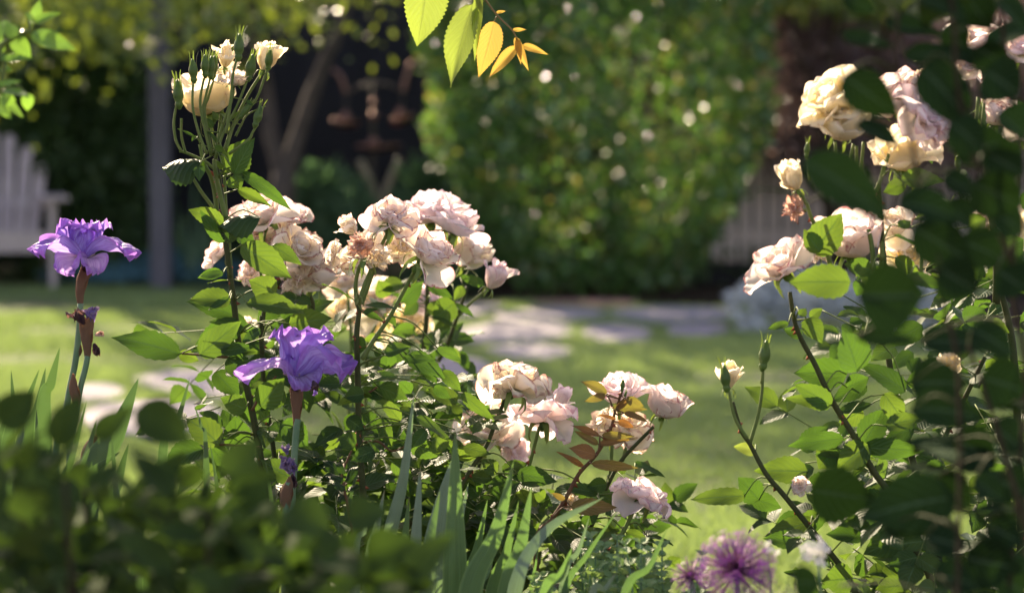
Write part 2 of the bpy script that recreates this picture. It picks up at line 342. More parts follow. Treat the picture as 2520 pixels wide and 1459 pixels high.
# ------------------------------------------------------------------ petals and blooms (local +Z is the axis, size 1 is the full width)
def petal(mb, phi, L, ab, am, cu, Wd, wrap, ruf, rf, seed, r0=.02, z0=0.0, nu=11, nv=12, mi=0, tilt=0.0, notch=.06, q=0.0):
    er = np.array([math.cos(phi), math.sin(phi), 0]); et = np.array([-math.sin(phi), math.cos(phi), 0]); ez = np.array([0, 0, 1.0])
    rho, z = r0, z0; cl = []
    for i in range(nv + 1):
        v = i / nv; s = min(1, v / .5); s = s * s * (3 - 2 * s)
        a = R(ab + (am - ab) * s + cu * max(0, (v - .5) / .5) ** 1.6)
        cl.append((rho, z, a)); rho += math.sin(a) * L / nv; z += math.cos(a) * L / nv
    V = []; C = []; F = []
    for i in range(nv + 1):
        v = i / nv
        for j in range(nu):
            u = -1 + 2 * j / (nu - 1)
            vt = v * (1 - .20 * abs(u) ** 3 + notch * (-1 if abs(u) < .15 else 0) * (1 if v > .8 else 0))
            k = vt * nv; i0 = min(int(k), nv - 1); f = k - i0
            r_, z_, a_ = [cl[i0][m] * (1 - f) + cl[i0 + 1][m] * f for m in range(3)]
            w = Wd * (.22 + .78 * min(1, v / .55) ** .8)
            if v > .55: w *= max(0, 1 - ((v - .55) / .56) ** 2.6) ** .5
            Rc = max(.12, abs(r_) * wrap + .35 * L * (1 - wrap * .5)); th = u * w / Rc
            en = er * math.cos(a_) - ez * math.sin(a_)
            x = Rc * math.sin(th); ins = Rc * (1 - math.cos(th))
            e = max(abs(u), v)
            d = noise.noise(Vector((u * 1.6 + seed * 3.7, v * 2.2 + seed * 1.3, seed))) * ruf * 1.6 * v
            d += math.sin(rf * (u * (1 + .3 * math.sin(seed * 5)) + (v if u > 0 else -v) * .35) + seed * 9) * ruf * .9 * e ** 4 * v
            d += noise.noise(Vector((u * 5 + seed, v * 5, seed * 2))) * ruf * .5 * v
            p = er * r_ + ez * z_ + et * (x + tilt * v * L) + en * (d - ins)
            V.append(p); C.append((e, v, ((u + 1) / 2 + q) % 2 / 2 + .13 * math.sin(seed)))
    for i in range(nv):
        for j in range(nu - 1):
            a = i * nu + j; F.append((a, a + 1, a + 1 + nu, a + nu))
    mb.add(V, F, C, mi)
RV = {
 'full': [(3, .34, 35, -12, 22, .24, .03), (3, .41, 50, -2, 35, .32, .035), (5, .49, 68, 18, 50, .38, .045), (5, .55, 84, 46, 55, .43, .055)],
 'blown': [(3, .36, 42, 0, 30, .24, .05), (4, .43, 62, 18, 55, .32, .06), (5, .51, 80, 42, 65, .39, .075), (4, .56, 98, 76, 50, .42, .08)],
 'cup': [(3, .40, 48, -14, 14, .24, .03), (4, .46, 62, -10, 22, .29, .03), (5, .52, 76, -4, 30, .33, .035), (5, .56, 88, 4, 55, .35, .045)],
 'half': [(3, .86, 16, -8, 8, .28, .02), (3, .92, 26, -4, 14, .34, .02), (3, .96, 34, -2, 38, .36, .03), (2, .98, 42, 2, 75, .34, .04)],
 'flat': [(3, .30, 40, 5, 50, .20, .05), (4, .40, 64, 38, 50, .30, .06), (5, .48, 82, 64, 40, .37, .07), (6, .54, 98, 82, 30, .38, .08)],
 'dead': [(3, .30, 30, 0, 60, .14, .16), (4, .40, 60, 30, 90, .18, .18), (5, .46, 100, 70, 60, .22, .20), (4, .5, 120, 110, 20, .2, .2)],
}
_bc = {}
def bloom_mesh(var, mat, k):
    key = (var, mat.name, k)
    if key in _bc: return _bc[key]
    g = random.Random(hash(var) % 1 + k * 17 + len(var) * 101 + ord(var[0])); mb = MB(); ph = g.random() * 6
    for ri, (n, L, ab, am, cu, wd, ruf) in enumerate(RV[var]):
        ph += .9
        for i in range(n):
            s = g.random() * 10
            fl = (45 if g.random() < .2 and ri > 1 else 0); petal(mb, ph + i * 2 * math.pi / n + g.uniform(-.3, .3), L * g.uniform(.82, 1.15), ab + g.uniform(-7, 7), am + fl + g.uniform(-11, 11) * (1 + ri * .3),
                  cu * g.uniform(.6, 1.4), wd * g.uniform(.85, 1.2), .8, ruf * L / .5 * g.uniform(.7, 1.3), g.uniform(4, 8), s, r0=.012 + .008 * ri, z0=.02 - .003 * ri, tilt=g.uniform(-.08, .08))
    if var != 'half':
        A = np.concatenate(mb.V); f = .5 / np.percentile(np.hypot(A[:, 0], A[:, 1]), 97); mb.V = [v * f for v in mb.V]
    me = mb.mesh("rose_petals", [mat]); _bc[key] = me; return me
def calyx_mesh(kind='open'):
    key = ('calyx', kind)
    if key in _bc: return _bc[key]
    mb = MB(); I = Matrix.Identity(4)
    lathe(mb, [(.018, -.13), (.030, -.12), (.050, -.085), (.054, -.05), (.040, -.015), (.055, .01), (.03, .03)], I, 12, 0, (0, 0, .3))
    g = random.Random(4 if kind == 'open' else 9)
    for i in range(5):
        a = i * 2 * math.pi / 5 + .3; er = np.array([math.cos(a), math.sin(a), 0]); b = er * .035
        if kind == 'open': pts = [b, b + er * .14 + np.array([0, 0, -.03]), b + er * .20 + np.array([0, 0, -.20]), b + er * .17 + np.array([0, 0, -.30])]
        elif kind == 'mid': pts = [b, b + er * .16 + np.array([0, 0, .05]), b + er * .30 + np.array([0, 0, .02]), b + er * .40 + np.array([0, 0, -.06])]
        c = crom(pts, 4); V = []; F = []; C = []
        for k, p in enumerate(c):
            v = k / (len(c) - 1); w = .055 * (1 - v) ** .8 + .004; t = nz(np.cross(er, [0, 0, 1]))
            p = p + er * .01 * math.sin(v * 7 + i)
            for s_, u in ((-1, 0), (0, .5), (1, 1)): V.append(p + t * w * s_ + np.array([0, 0, .012 * abs(s_)])); C.append((u, v, .5))
        for k in range(len(c) - 1):
            for j in range(2): F.append((k * 3 + j, k * 3 + j + 1, k * 3 + j + 4, k * 3 + j + 3))
        mb.add(V, F, C)
    me = mb.mesh("calyx", [m_calyx]); _bc[key] = me; return me
def bud_mesh(k=0):                     # height 1 along +Z
    key = ('bud', k)
    if key in _bc: return _bc[key]
    mb = MB(); g = random.Random(k); I = Matrix.Identity(4)
    lathe(mb, [(.05, -.22), (.08, -.17), (.13, -.08), (.115, .0), (.10, .03), (.16, .14), (.175, .27), (.145, .42), (.09, .56), (.03, .70)], I, 12, 0, (0, 0, .25), jit=.03)
    for i in range(5):
        a = i * 2 * math.pi / 5; V = []; C = []; F = []; out = g.uniform(0, .14); n = 9
        for q in range(n):
            v = q / (n - 1); z = .02 + v * g.uniform(.86, .98); r = (.105 + .085 * math.sin(min(1, v * 1.5) * math.pi * .8)) * (1 - v * .7) + .012 + out * v ** 4 * 1.5
            w = .55 * (1 - v) ** .8 * (1 if v < .45 else .75) + .05
            for s_, u in ((-1, 0), (0, .5), (1, 1)):
                aa = a + s_ * w; V.append((r * math.cos(aa), r * math.sin(aa), z)); C.append((u, v, .8))
        for q in range(n - 1):
            for j in range(2): F.append((q * 3 + j, q * 3 + j + 1, q * 3 + j + 4, q * 3 + j + 3))
        mb.add(V, F, C)
    me = mb.mesh("bud", [m_calyx]); _bc[key] = me; return me

class Plant:
    def __init__(s, name, u, v_, d, label, cat, group=None):
        p = P(u, v_, d); s.root = thing(name, (p[0], p[1], 0), label, cat, group); s.canes = []; s.wk = 1.0; s.d = d; s.nleaf = 0; s.mass = MB(); s.nm = 0; s.k = 0
        s.mats = [m_leaf, m_cane_young]
    def pts(s, zk, L, d, dd=0):
        n = len(L); return [P(*Z(zk, x, y), d + dd * i / max(1, n - 1)) for i, (x, y) in enumerate(L)]
    def cane(s, zk, L, d=None, r0=.004, r1=.0025, mat=None, thorns=0, dd=0, ground=False, name='cane', sides=7):
        d = d or s.d; pts = s.pts(zk, L, d, dd)
        if ground: q = pts[0]; g = np.array(s.root.location); pts = [g + (q - g) * .0 + np.array([rng.uniform(-.03, .03), rng.uniform(-.03, .03), -.01]), (q * .55 + g * .45) + np.array([0, 0, 0])] + pts
        mb = MB(); c = tube(mb, pts, r0, r1, sides, 0); s.canes += c
        for _ in range(thorns):
            i = rng.randrange(1, len(c) - 1); t = nz(c[i + 1] - c[i - 1]); a = rng.uniform(-1.4, 1.4) + (0 if rng.random() < .5 else math.pi)
            o = nz(RIGHT * math.cos(a) + TOCAM * math.sin(a) * .6); o = nz(o - t * (o @ t)); rr = r0 + (r1 - r0) * i / len(c)
            p = c[i] + t * rng.uniform(-.01, .01); L_ = rng.uniform(.004, .0075)
            sdn = nz(np.cross(o, t)); b = p + o * rr * .7
            mb.add([b + t * .0035, b - t * .0035, b + sdn * .0014, b - sdn * .0014, b + o * L_ - t * .002], [(0, 2, 4), (2, 1, 4), (1, 3, 4), (3, 0, 4)], (0, 0, .5), 1)
        return mb.build(name, [mat or m_cane, m_thorn], s.root)
    def near(s, p):
        if not s.canes: return None
        A = np.array(s.canes); dd = np.linalg.norm(A - p, axis=1) ; i = int(dd.argmin()); return A[i], dd[i]
    def leaf(s, b, t, w, mats=None, stalk=True, nrm=None, part=True, name='leaf', hi=True, **kw):
        s.k += 1; mb = MB() if part else s.mass
        if nrm is None: nrm = TOCAM + UP * rng.uniform(.0, .9) + RIGHT * rng.uniform(-.5, .5) if s.wk == 1 else TOCAM + UP * rng.uniform(-.4, 1.3) + RIGHT * rng.uniform(-1.2, 1.2)
        kk = dict(fold=rng.uniform(.05, .35), arch=rng.uniform(.0, .10), seed=rng.random() * 9)
        if not hi: kk.update(rows=8, cols=5, serr=0)
        kk.update(kw)
        leaf_geo(mb, b, t, nrm, w, **kk)
        if stalk:
            q = s.near(b)
            if q is not None and q[1] < .14:
                m = (b + q[0]) / 2 + np.array([0, 0, .012 if q[1] > .03 else 0]); st = b + (t - b) * .02
                tube(mb, [q[0], m, st], .0013, .0009, 4, 1, 3)
        if part: mb.build(name, mats or s.mats, s.root); s.nleaf += 1
    def leaves(s, zk, L, d=None, dj=.05, **kw):
        d = d or s.d
        for e in L:
            x0, y0, x1, y1, w = e[:5]; k2 = dict(kw); sc = ZM[zk][2]
            if len(e) > 5: k2.update(e[5])
            dz = k2.pop('d', d) + rng.uniform(-dj, dj); tl = rng.uniform(-.012, .012)
            s.leaf(P(*Z(zk, x0, y0), dz), P(*Z(zk, x1, y1), dz + tl), w * s.wk * sc / FPX * dz * rng.uniform(1.0, 1.12), **k2)
    def fill(s, n, box_, d0, d1, size=(60, 110), test=None, asp=.6, droop=.2, seed=1, mats=None):
        g = random.Random(seed); k = 0
        while k < n:
            u = g.uniform(box_[0], box_[2]); v = g.uniform(box_[1], box_[3])
            if test and not test(u, v): continue
            k += 1; d = g.uniform(d0, d1); b = P(u, v, d); L = g.uniform(*size) / FPX * 3.5
            a = g.uniform(0, 6.283); dr = nz(RIGHT * math.cos(a) + np.array([0, math.sin(a), 0]) + UP * g.gauss(-droop, .45))
            up = nz(np.array([g.gauss(0, .45), -.35 + g.gauss(0, .45), .8]))
            m = g.choice((1, 1, 3, 5)) if size[1] < 106 else 1
            if m == 1: s.leaf(b, b + dr * L, L * asp * g.uniform(.85, 1.15), part=False, nrm=up, stalk=False, rows=10, cols=5, serr=.05)
            else:
                RL = L * (1.1 if m == 3 else 1.7); e = b + dr * RL; side = nz(np.cross(dr, up))
                tube(s.mass, [b - dr * L * .6, b, e], .0011, .0008, 4, 1, 2)
                s.leaf(e, e + dr * L, L * asp, part=False, nrm=up, stalk=False, rows=10, cols=5, serr=.05)
                for q in range(1, (m + 1) // 2):
                    o = b + dr * RL * (1 - (q - .55) / ((m + 1) / 2 - .5) * .9)
                    for sg in (-1, 1):
                        dd = nz(dr * .55 + side * sg + UP * g.uniform(-.25, .15)); LL = L * g.uniform(.75, .95)
                        s.leaf(o, o + dd * LL, LL * asp * 1.05, part=False, nrm=up + np.array([g.gauss(0, .2), 0, 0]), stalk=False, rows=10, cols=5, serr=.05)
    def finish(s, name='foliage'):
        if s.mass.n: tag(s.mass.build(name, s.mats, s.root), kind='stuff')
    def bloom(s, u, v, size, ax, var='full', mat=None, d=None, spin=None, cal='open', stem=None, zk=0, off=None, sc=(1, 1, 1), name='bloom'):
        d = d or s.d; u, v = Z(zk, u, v); sz = size * ZM[zk][2] / FPX * d; a = view_dir(*ax)
        if off is None: off = {'full': .18, 'blown': .15, 'cup': .22, 'half': .40, 'flat': .10, 'dead': .05}[var]
        o = P(u, v, d) - a * sz * off; s.k += 1
        scl = 1.12 if var != 'half' else 1.0
        M = axis_frame(o, a, spin if spin is not None else s.k * 1.7, sz * scl) @ Matrix.Diagonal((*sc, 1))
        b = place(name, bloom_mesh(var, mat or m_p_pink, s.k % 5), M, s.root)
        if cal:
            c = link(bpy.data.objects.new('calyx', calyx_mesh(cal))); c.parent = b
        s.lastbase = o - a * sz * .13 * scl
        if stem is not None:                                  # stem: list of px points, first is the far end
            pts = [P(*Z(zk, x, y), d + (dz[0] if dz else 0)) for x, y, *dz in stem] + [s.lastbase]
            mb = MB(); c = tube(mb, pts, .0026, .0021, 6, 0); mb.build('flower_stem', [m_cane_young], s.root); s.canes += c
        return b
    def bud(s, u, v, h, ax, d=None, zk=0, stem=None, k=0, mat=None):
        d = d or s.d; hh = h * ZM[zk][2] / FPX * d; a = view_dir(*ax); u, v = Z(zk, u, v); s.k += 1
        o = P(u, v, d) - a * hh * .35
        place('bud', bud_mesh(k % 4), axis_frame(o, a, s.k * 1.3, hh), s.root)
        if stem:
            pts = [P(*Z(zk, x, y), d + (dz[0] if dz else 0)) for x, y, *dz in stem] + [o - a * hh * .2]
            mb = MB(); tube(mb, pts, .0023, .0016, 6, 0); mb.build('flower_stem', [mat or m_cane_young], s.root)
# ------------------------------------------------------------------ setting: ground, lawn, stones, walls
def sheet(name, x0, x1, y0, y1, z, mat, nx=2, ny=2, bump=0):
    mb = MB(); V = []; F = []
    for i in range(ny + 1):
        for j in range(nx + 1):
            x = x0 + (x1 - x0) * j / nx; y = y0 + (y1 - y0) * i / ny
            V.append((x, y, z + bump * noise.noise(Vector((x * .7, y * .7, 3)))))
    for i in range(ny):
        for j in range(nx): a = i * (nx + 1) + j; F.append((a, a + 1, a + nx + 2, a + nx + 1))
    mb.add(V, F); return tag(mb.build(name, mat), kind='structure')
sheet('ground', -90, 90, -40, 150, 0, m_soil)
def lawn_mat():
    m, nt = new_mat("lawn_turf"); n = N(nt); pos = n.coord()
    a = n.noise(1.1, 4, pos); b = n.noise(60, 4, pos)
    col = n.mix(n.ramp(a, .35, .65), (.055, .095, .028), (.10, .13, .035)); col = n.mix(n.ramp(b, .4, .7, 0, .5), col, (.12, .10, .05))
    bp = n('Bump', {'Height': b, 'Strength': .8, 'Distance': .02})
    n.out(n('BsdfPrincipled', {'Base Color': col, 'Roughness': .9, 'Normal': bp.outputs[0]}).outputs[0]); return m
def in_poly(x, y, poly):
    c = np.zeros(len(x), bool); j = len(poly) - 1
    for i in range(len(poly)):
        xi, yi = poly[i]; xj, yj = poly[j]
        c ^= ((yi > y) != (yj > y)) & (x < (xj - xi) * (y - yi) / (yj - yi + 1e-12) + xi); j = i
    return c
LAWN = [(-3.6, 4.6), (3.4, 4.6), (3.6, 8), (3.1, 11.0), (2.2, 12.6), (1.6, 13.4), (.4, 13.9), (-.8, 14.2), (-1.6, 15.2), (-4.4, 15.4), (-4.2, 9)]
mb = MB(); V = [(x, y, .006) for x, y in LAWN]; mb.add(V, [tuple(range(len(V)))]); tag(mb.build('lawn', lawn_mat()), kind='structure')
stones = []
def stone(px, group, label, h=.022, seed=0, mat=None, name='stepping_stone', cat='stepping stone'):
    g = random.Random(seed); pts = [G(u, v)[:2] for u, v in px]; c = np.mean(pts, 0)
    ring = crom([np.array([*p, 0]) for p in pts + [pts[0]]], 5)[:-1]
    ring = [p[:2] + np.array([g.uniform(-1, 1), g.uniform(-1, 1)]) * .008 for p in ring]; n = len(ring)
    mb = MB(); V = []
    for k, (s_, z) in enumerate(((1.0, -.01), (1.0, h - .006), (.985, h), (.5, h + .001))):
        V += [(*(c + (p - c) * s_), z) for p in ring]
    F = [(k * n + i, k * n + (i + 1) % n, (k + 1) * n + (i + 1) % n, (k + 1) * n + i) for k in range(3) for i in range(n)] + [tuple(3 * n + i for i in range(n))]
    mb.add(np.array(V), F); stones.append([tuple(p) for p in ring])
    tag(mb.build(name, mat or m_stone, at=(*c, 0), smooth=False), label, cat, group)
gs = 'grey stepping stones set in the lawn'
stone([(318, 942), (420, 922), (560, 918), (640, 940), (650, 975), (560, 1000), (470, 985), (360, 962)], gs, 'lilac stepping stone between tall iris and tall rose cane, farther of the large pair', seed=1)
stone([(170, 975), (220, 955), (300, 965), (292, 990), (220, 1002), (175, 1000)], gs, 'small grey stepping stone right behind the stem of the iris with withered blooms', seed=2)
stone([(190, 1040), (240, 1008), (380, 1000), (520, 1005), (540, 1045), (420, 1080), (270, 1078)], gs, 'large lilac grey stepping stone nearest the blurred hedge leaves, below the small one', seed=3)
stone([(1050, 905), (1120, 885), (1200, 905), (1205, 935), (1120, 955), (1040, 935)], gs, 'grey stepping stone just behind the browned rose on a leaning stem', seed=4)
stone([(1190, 868), (1300, 856), (1400, 868), (1395, 886), (1340, 900), (1230, 885)], gs, 'grey flagstone lying alone in grass below the sunlit paving', seed=5)
gp = 'flagstones of the path by the hedge'
stone([(1120, 822), (1230, 800), (1400, 806), (1410, 832), (1300, 850), (1150, 846)], gp, 'sunlit buff flagstone at the left end of the path, largest of the paving', seed=6, name='flagstone', cat='flagstone')
stone([(1430, 812), (1510, 806), (1590, 818), (1600, 840), (1520, 850), (1440, 838)], gp, 'flagstone right of the largest sunlit paving slab, with a grass joint between', seed=7, name='flagstone', cat='flagstone')
stone([(1220, 778), (1360, 764), (1480, 772), (1490, 792), (1380, 800), (1240, 796)], gp, 'shaded grey flagstone in front of the round hedge shrub', seed=8, name='flagstone', cat='flagstone')
stone([(1500, 772), (1640, 762), (1800, 768), (1800, 792), (1640, 802), (1520, 794)], gp, 'wide grey flagstone leading towards the silver leaved plant', seed=9, name='flagstone', cat='flagstone')
stone([(1080, 770), (1160, 756), (1240, 758), (1210, 772), (1140, 786)], gp, 'small grey flagstone at the far left end of the path by the hedge', seed=10, name='flagstone', cat='flagstone')
stone([(1640, 812), (1760, 806), (1800, 822), (1740, 838), (1650, 832)], gp, 'pale flagstone beside the silver leaved plant, partly under grass', seed=11, name='flagstone', cat='flagstone')
stone([(1300, 748), (1440, 744), (1560, 746), (1550, 757), (1420, 762), (1310, 758)], gp, 'reddish paving strip edging the soil under the hedge', seed=12, mat=m_brick, name='flagstone', cat='flagstone')
# grass blades (nobody could count them)
def grass():
    g = np.random.default_rng(3); n = 330000
    y = 4.9 + (15.3 - 4.9) * g.random(n) ** 1.25; x = (g.random(n) - .5) * 2 * (y * .235 + .25)
    ok = in_poly(x, y, LAWN)
    for r in stones:
        c = np.mean(r, 0); ok &= ~in_poly(x, y, [tuple(c + (np.array(p) - c) * (.90 + .07 * math.sin(i * 1.7))) for i, p in enumerate(r)])
    tuft = np.array([noise.noise(Vector((a * 1.3, b * 1.3, 0))) for a, b in zip(x, y)])
    ok &= g.random(n) < .75 + tuft
    x, y, tuft = x[ok], y[ok], tuft[ok]; n = len(x)
    h = (.022 + .018 * g.random(n)) * (1 + .8 * np.clip(tuft, -.6, 1)); a = g.random(n) * 6.283; w = .0022 + .0012 * g.random(n) + y * .00008
    b = np.stack([x, y, np.full(n, .004)], 1); s = np.stack([np.cos(a), np.sin(a), np.zeros(n)], 1) * w[:, None]
    ln = np.stack([g.normal(size=n), g.normal(size=n), np.zeros(n)], 1) * .45
    t = b + (np.array([0, 0, 1.0]) + ln) * h[:, None]
    V = np.stack([b - s, b + s, t], 1).reshape(-1, 3)
    C = np.zeros((n, 3, 4), np.float32); C[:, :, 0] = [0, 1, .5]; C[:, 2, 1] = 1; C[:, :, 2] = np.clip(.5 + tuft + g.normal(size=n) * .2, 0, 1)[:, None]; C[:, :, 3] = 1
    me = bpy.data.meshes.new('grass'); me.vertices.add(n * 3); me.vertices.foreach_set("co", V.astype(np.float32).ravel())
    me.loops.add(n * 3); me.loops.foreach_set("vertex_index", np.arange(n * 3, dtype=np.int32))
    me.polygons.add(n); me.polygons.foreach_set("loop_start", (np.arange(n) * 3).astype(np.int32)); me.polygons.foreach_set("loop_total", np.full(n, 3, np.int32))
    me.update(calc_edges=True); at = me.attributes.new("lf", 'FLOAT_COLOR', 'POINT'); at.data.foreach_set("color", C.ravel())
    me.materials.append(m_grass); tag(link(bpy.data.objects.new('grass', me)), 'short green lawn grass growing between the stones', 'grass', kind='stuff')
grass()
# dark board fence behind everything
def board_fence(x0, x1, y, h, label):
    t = thing('board_fence', ((x0 + x1) / 2, y, 0), label, 'fence'); mb = MB(); x = x0; i = 0; g = random.Random(2)
    while x < x1:
        w = .14; yy = .013 * (i % 2); i += 1; box(mb, (x, y - .011 - yy, .03), (x + w + .012, y + .0 - yy, h + g.uniform(-.006, .006)), C=(0, 0, g.random())); x += w
    mb.build('boards', m_fence, t, smooth=False)
    for z in (.35, h - .35):
        r = MB(); box(r, (x0, y + .016, z), (x1, y + .056, z + .09)); r.build('rail', m_fence, t, smooth=False)
board_fence(-7, 7, 17.2, 2.3, 'tall fence of black stained vertical boards behind the copper feeder')
# pale picket fence on a low dark wall, right of the hedge
def picket():
    y = 15.6; x0, x1 = .9, 3.4; t = thing('picket_fence', ((x0 + x1) / 2, y, 0), 'weathered mauve grey picket fence on a low dark plinth right of the hedge', 'fence')
    b = MB(); box(b, (x0, y - .06, 0), (x1, y + .10, .14)); b.build('plinth', m_fence, t, smooth=False)
    x = x0 + .02
    while x < x1:
        p = MB(); w = .068; zt = 1.02; V = [(x, y - .01, .15), (x + w, y - .01, .15), (x + w, y - .01, zt), (x + w / 2, y - .01, zt + .05), (x, y - .01, zt)]
        V += [(a, q + .018, c) for a, q, c in V]; p.add(V, [(0, 1, 2, 3, 4), (9, 8, 7, 6, 5)] + [(i, i + 5, (i + 1) % 5 + 5, (i + 1) % 5) for i in range(5)])
        p.build('picket', m_gatew, t, smooth=False); x += .092
    for z in (.28, .82):
        r = MB(); box(r, (x0, y + .012, z), (x1, y + .05, z + .07)); r.build('rail', m_gatew, t, smooth=False)
picket()
# slate post
p = P(398, 640, 15.0); mb = MB(); t = thing('garden_post', (p[0], p[1], 0), 'slate grey square post rising between the lounge chair and the forked tree', 'post')
box(mb, (p[0] - .060, p[1] - .068, 0), (p[0] + .060, p[1] + .068, 1.80)); o = mb.build('post_shaft', m_post, t, smooth=False)
mb = MB(); box(mb, (p[0] - .085, p[1] - .085, 1.803), (p[0] + .085, p[1] + .085, 1.83)); lathe(mb, [(.09, 1.832), (.06, 1.88), (.01, 1.92)], Matrix.Translation((p[0], p[1], 0)), 4); mb.build('post_cap', m_post, t, smooth=False)
# adirondack chair (faces right of the camera)
def chair():
    q = P(30, 700, 15.2); cx, cy = q[0] - .10, q[1]
    t = thing('adirondack_chair', (cx, cy, 0), 'mauve grey wooden lounge chair with fan back and wide arms at the lawn edge', 'chair')
    rot = Matrix.Translation((cx, cy, 0)) @ Matrix.Rotation(R(14), 4, 'Z')
    def pc(name, lo, hi, M=Matrix.Identity(4)):
        mb = MB(); box(mb, lo, hi, Mx=rot @ M); mb.build(name, m_chair, t, smooth=False)
    for i in range(5):                                        # seat slats, front edge towards the camera (-Y)
        y = -.28 + i * .105; pc('seat_slat', (-.29, y, .345 - i * .022), (.29, y + .095, .367 - i * .022))
    pc('front_apron', (-.29, -.315, .245), (.29, -.288, .372))
    for i in range(7):                                        # fan back
        a = (i - 3) * R(3.2); h = .80 - .028 * (abs(i - 3)) ** 1.9
        M = Matrix.Translation(((i - 3) * .073, .20, .24)) @ Matrix.Rotation(a, 4, 'Y') @ Matrix.Rotation(R(-20), 4, 'X')
        mb = MB(); V = []
        for s_ in (-.009, .009): V += [(-.033, s_, 0), (.033, s_, 0), (.038, s_, h - .02), (.015, s_, h), (-.015, s_, h), (-.038, s_, h - .02)]
        V = [rot @ M @ Vector(v) for v in V]; mb.add([tuple(v) for v in V], [(0, 1, 2, 3, 4, 5), (11, 10, 9, 8, 7, 6)] + [(k, k + 6, (k + 1) % 6 + 6, (k + 1) % 6) for k in range(6)])
        mb.build('back_slat', m_chair, t, smooth=False)
    pc('back_rail', (-.34, .31, .50), (.34, .335, .56)); pc('back_rail', (-.27, .30, .26), (.27, .325, .33))
    for s_ in (-1, 1):
        x = s_ * .36; pc('arm_rest', (x - .075, -.40, .565), (x + .075, .34, .588))
        pc('front_leg', (s_ * .335 - .02, -.345, 0), (s_ * .335 + .02, -.235, .563))
        M = Matrix.Translation((s_ * .308, -.22, .30)) @ Matrix.Rotation(R(-17), 4, 'X'); pc('rear_leg', (-.012, -.06, -.07), (.012, .80, .06), M)
chair()
# copper feeder: pole, curved arm, two hanging pans, tray
def feeder():
    d = 15.2; q = P(920, 700, d); t = thing('bird_feeder', (q[0], q[1], 0), 'copper bird feeder on a pole with a curved arm and two hanging pans', 'bird feeder')
    def tb(name, L, r0, r1, mat, dd=0): m = MB(); tube(m, [P(u, v, d + dd) for u, v in L], r0, r1, 10); m.build(name, mat, t)
    tb('pole', [(920, 715), (920, 500), (918, 330), (918, 215)], .016, .012, m_iron)
    tb('cross_arm', [(852, 232), (880, 215), (920, 206), (965, 212), (992, 228)], .009, .009, m_iron)
    tb('hook_rod', [(992, 226), (1000, 195), (1012, 155)], .016, .012, m_copper); tb('hook_rod', [(852, 230), (838, 190), (818, 172)], .012, .012, m_copper)
    for u, v, r, a in ((851, 300, .095, 4), (988, 292, .085, -12)):
        o = P(u, v, d); M = Matrix.Translation(Vector(o)) @ Matrix.Rotation(R(a), 4, 'Y')
        m = MB(); lathe(m, [(.015, -.045), (.05, -.040), (r * .85, -.015), (r, .012), (r * .97, .014), (.05, -.03), (.012, -.035)], M, 24); pan = m.build('hanging_pan', m_copper, t)
        m = MB(); tube(m, [o + np.array([0, 0, -.035]), P(852 if u < 900 else 992, 232, d)], .006, .006, 6); m.build('hanging_wire', m_iron, t)
        m = MB(); lathe(m, [(.004, .005), (.026, .015), (.03, .04), (.015, .06), (.005, .065)], M, 14); m.build('finial', m_copper, t)
    for v, r in ((352, .034), (285, .028), (252, .02)):
        m = MB(); lathe(m, [(r * math.sin(math.pi * i / 10) + 1e-4, -r * math.cos(math.pi * i / 10)) for i in range(11)], Matrix.Translation(Vector(P(920, v, d - .03))), 18); m.build('ball', m_copper, t)
    m = MB(); lathe(m, [(.02, -.03), (.12, -.018), (.145, .0), (.15, .014), (.143, .014), (.12, -.004), (.02, -.008)], Matrix.Translation(Vector(P(932, 362, d))), 28); m.build('tray', m_copper, t)
feeder()
for k, (L, lab) in enumerate((([(885, 395), (912, 450), (930, 520), (934, 640)], 'pale leaning cane stake below the copper feeder, rising to the left'), ([(985, 390), (958, 450), (940, 520), (932, 640)], 'pale leaning cane stake below the copper feeder, rising to the right'))):
    mb = MB(); q = P(*L[-1], 14.9); tube(mb, [P(u, v, 14.9) for u, v in L][::-1][:1] + [P(u, v, 14.9) for u, v in L][::-1][1:], .03, .022, 9)
    tube(mb, [(q[0], q[1], 0), q], .03, .03, 9, smooth=0); tag(mb.build('garden_stake', m_leanpole, at=(q[0], q[1], 0)), lab, 'stake', 'stakes crossing below the feeder')
# ------------------------------------------------------------------ background plants
def tree(name, base, limbs, blobs, n, size, label, cat, leafm, seed=1, trunk_r=.09, shell=.35, barkm=None, grp=None, nscale=3, namp=.3, nb=(0, 0, .6), asp=.55):
    t = thing(name, (*base[:2], 0), label, cat, grp); mb = MB()
    for L, r0, r1 in limbs: tube(mb, L, r0, r1, 9, wob=.15)
    mb.build('trunk', barkm or m_bark, t)
    cloud('crown', lumps(blobs, n, seed, shell, nscale, namp), size, leafm, t, nb, asp, seed=seed); return t
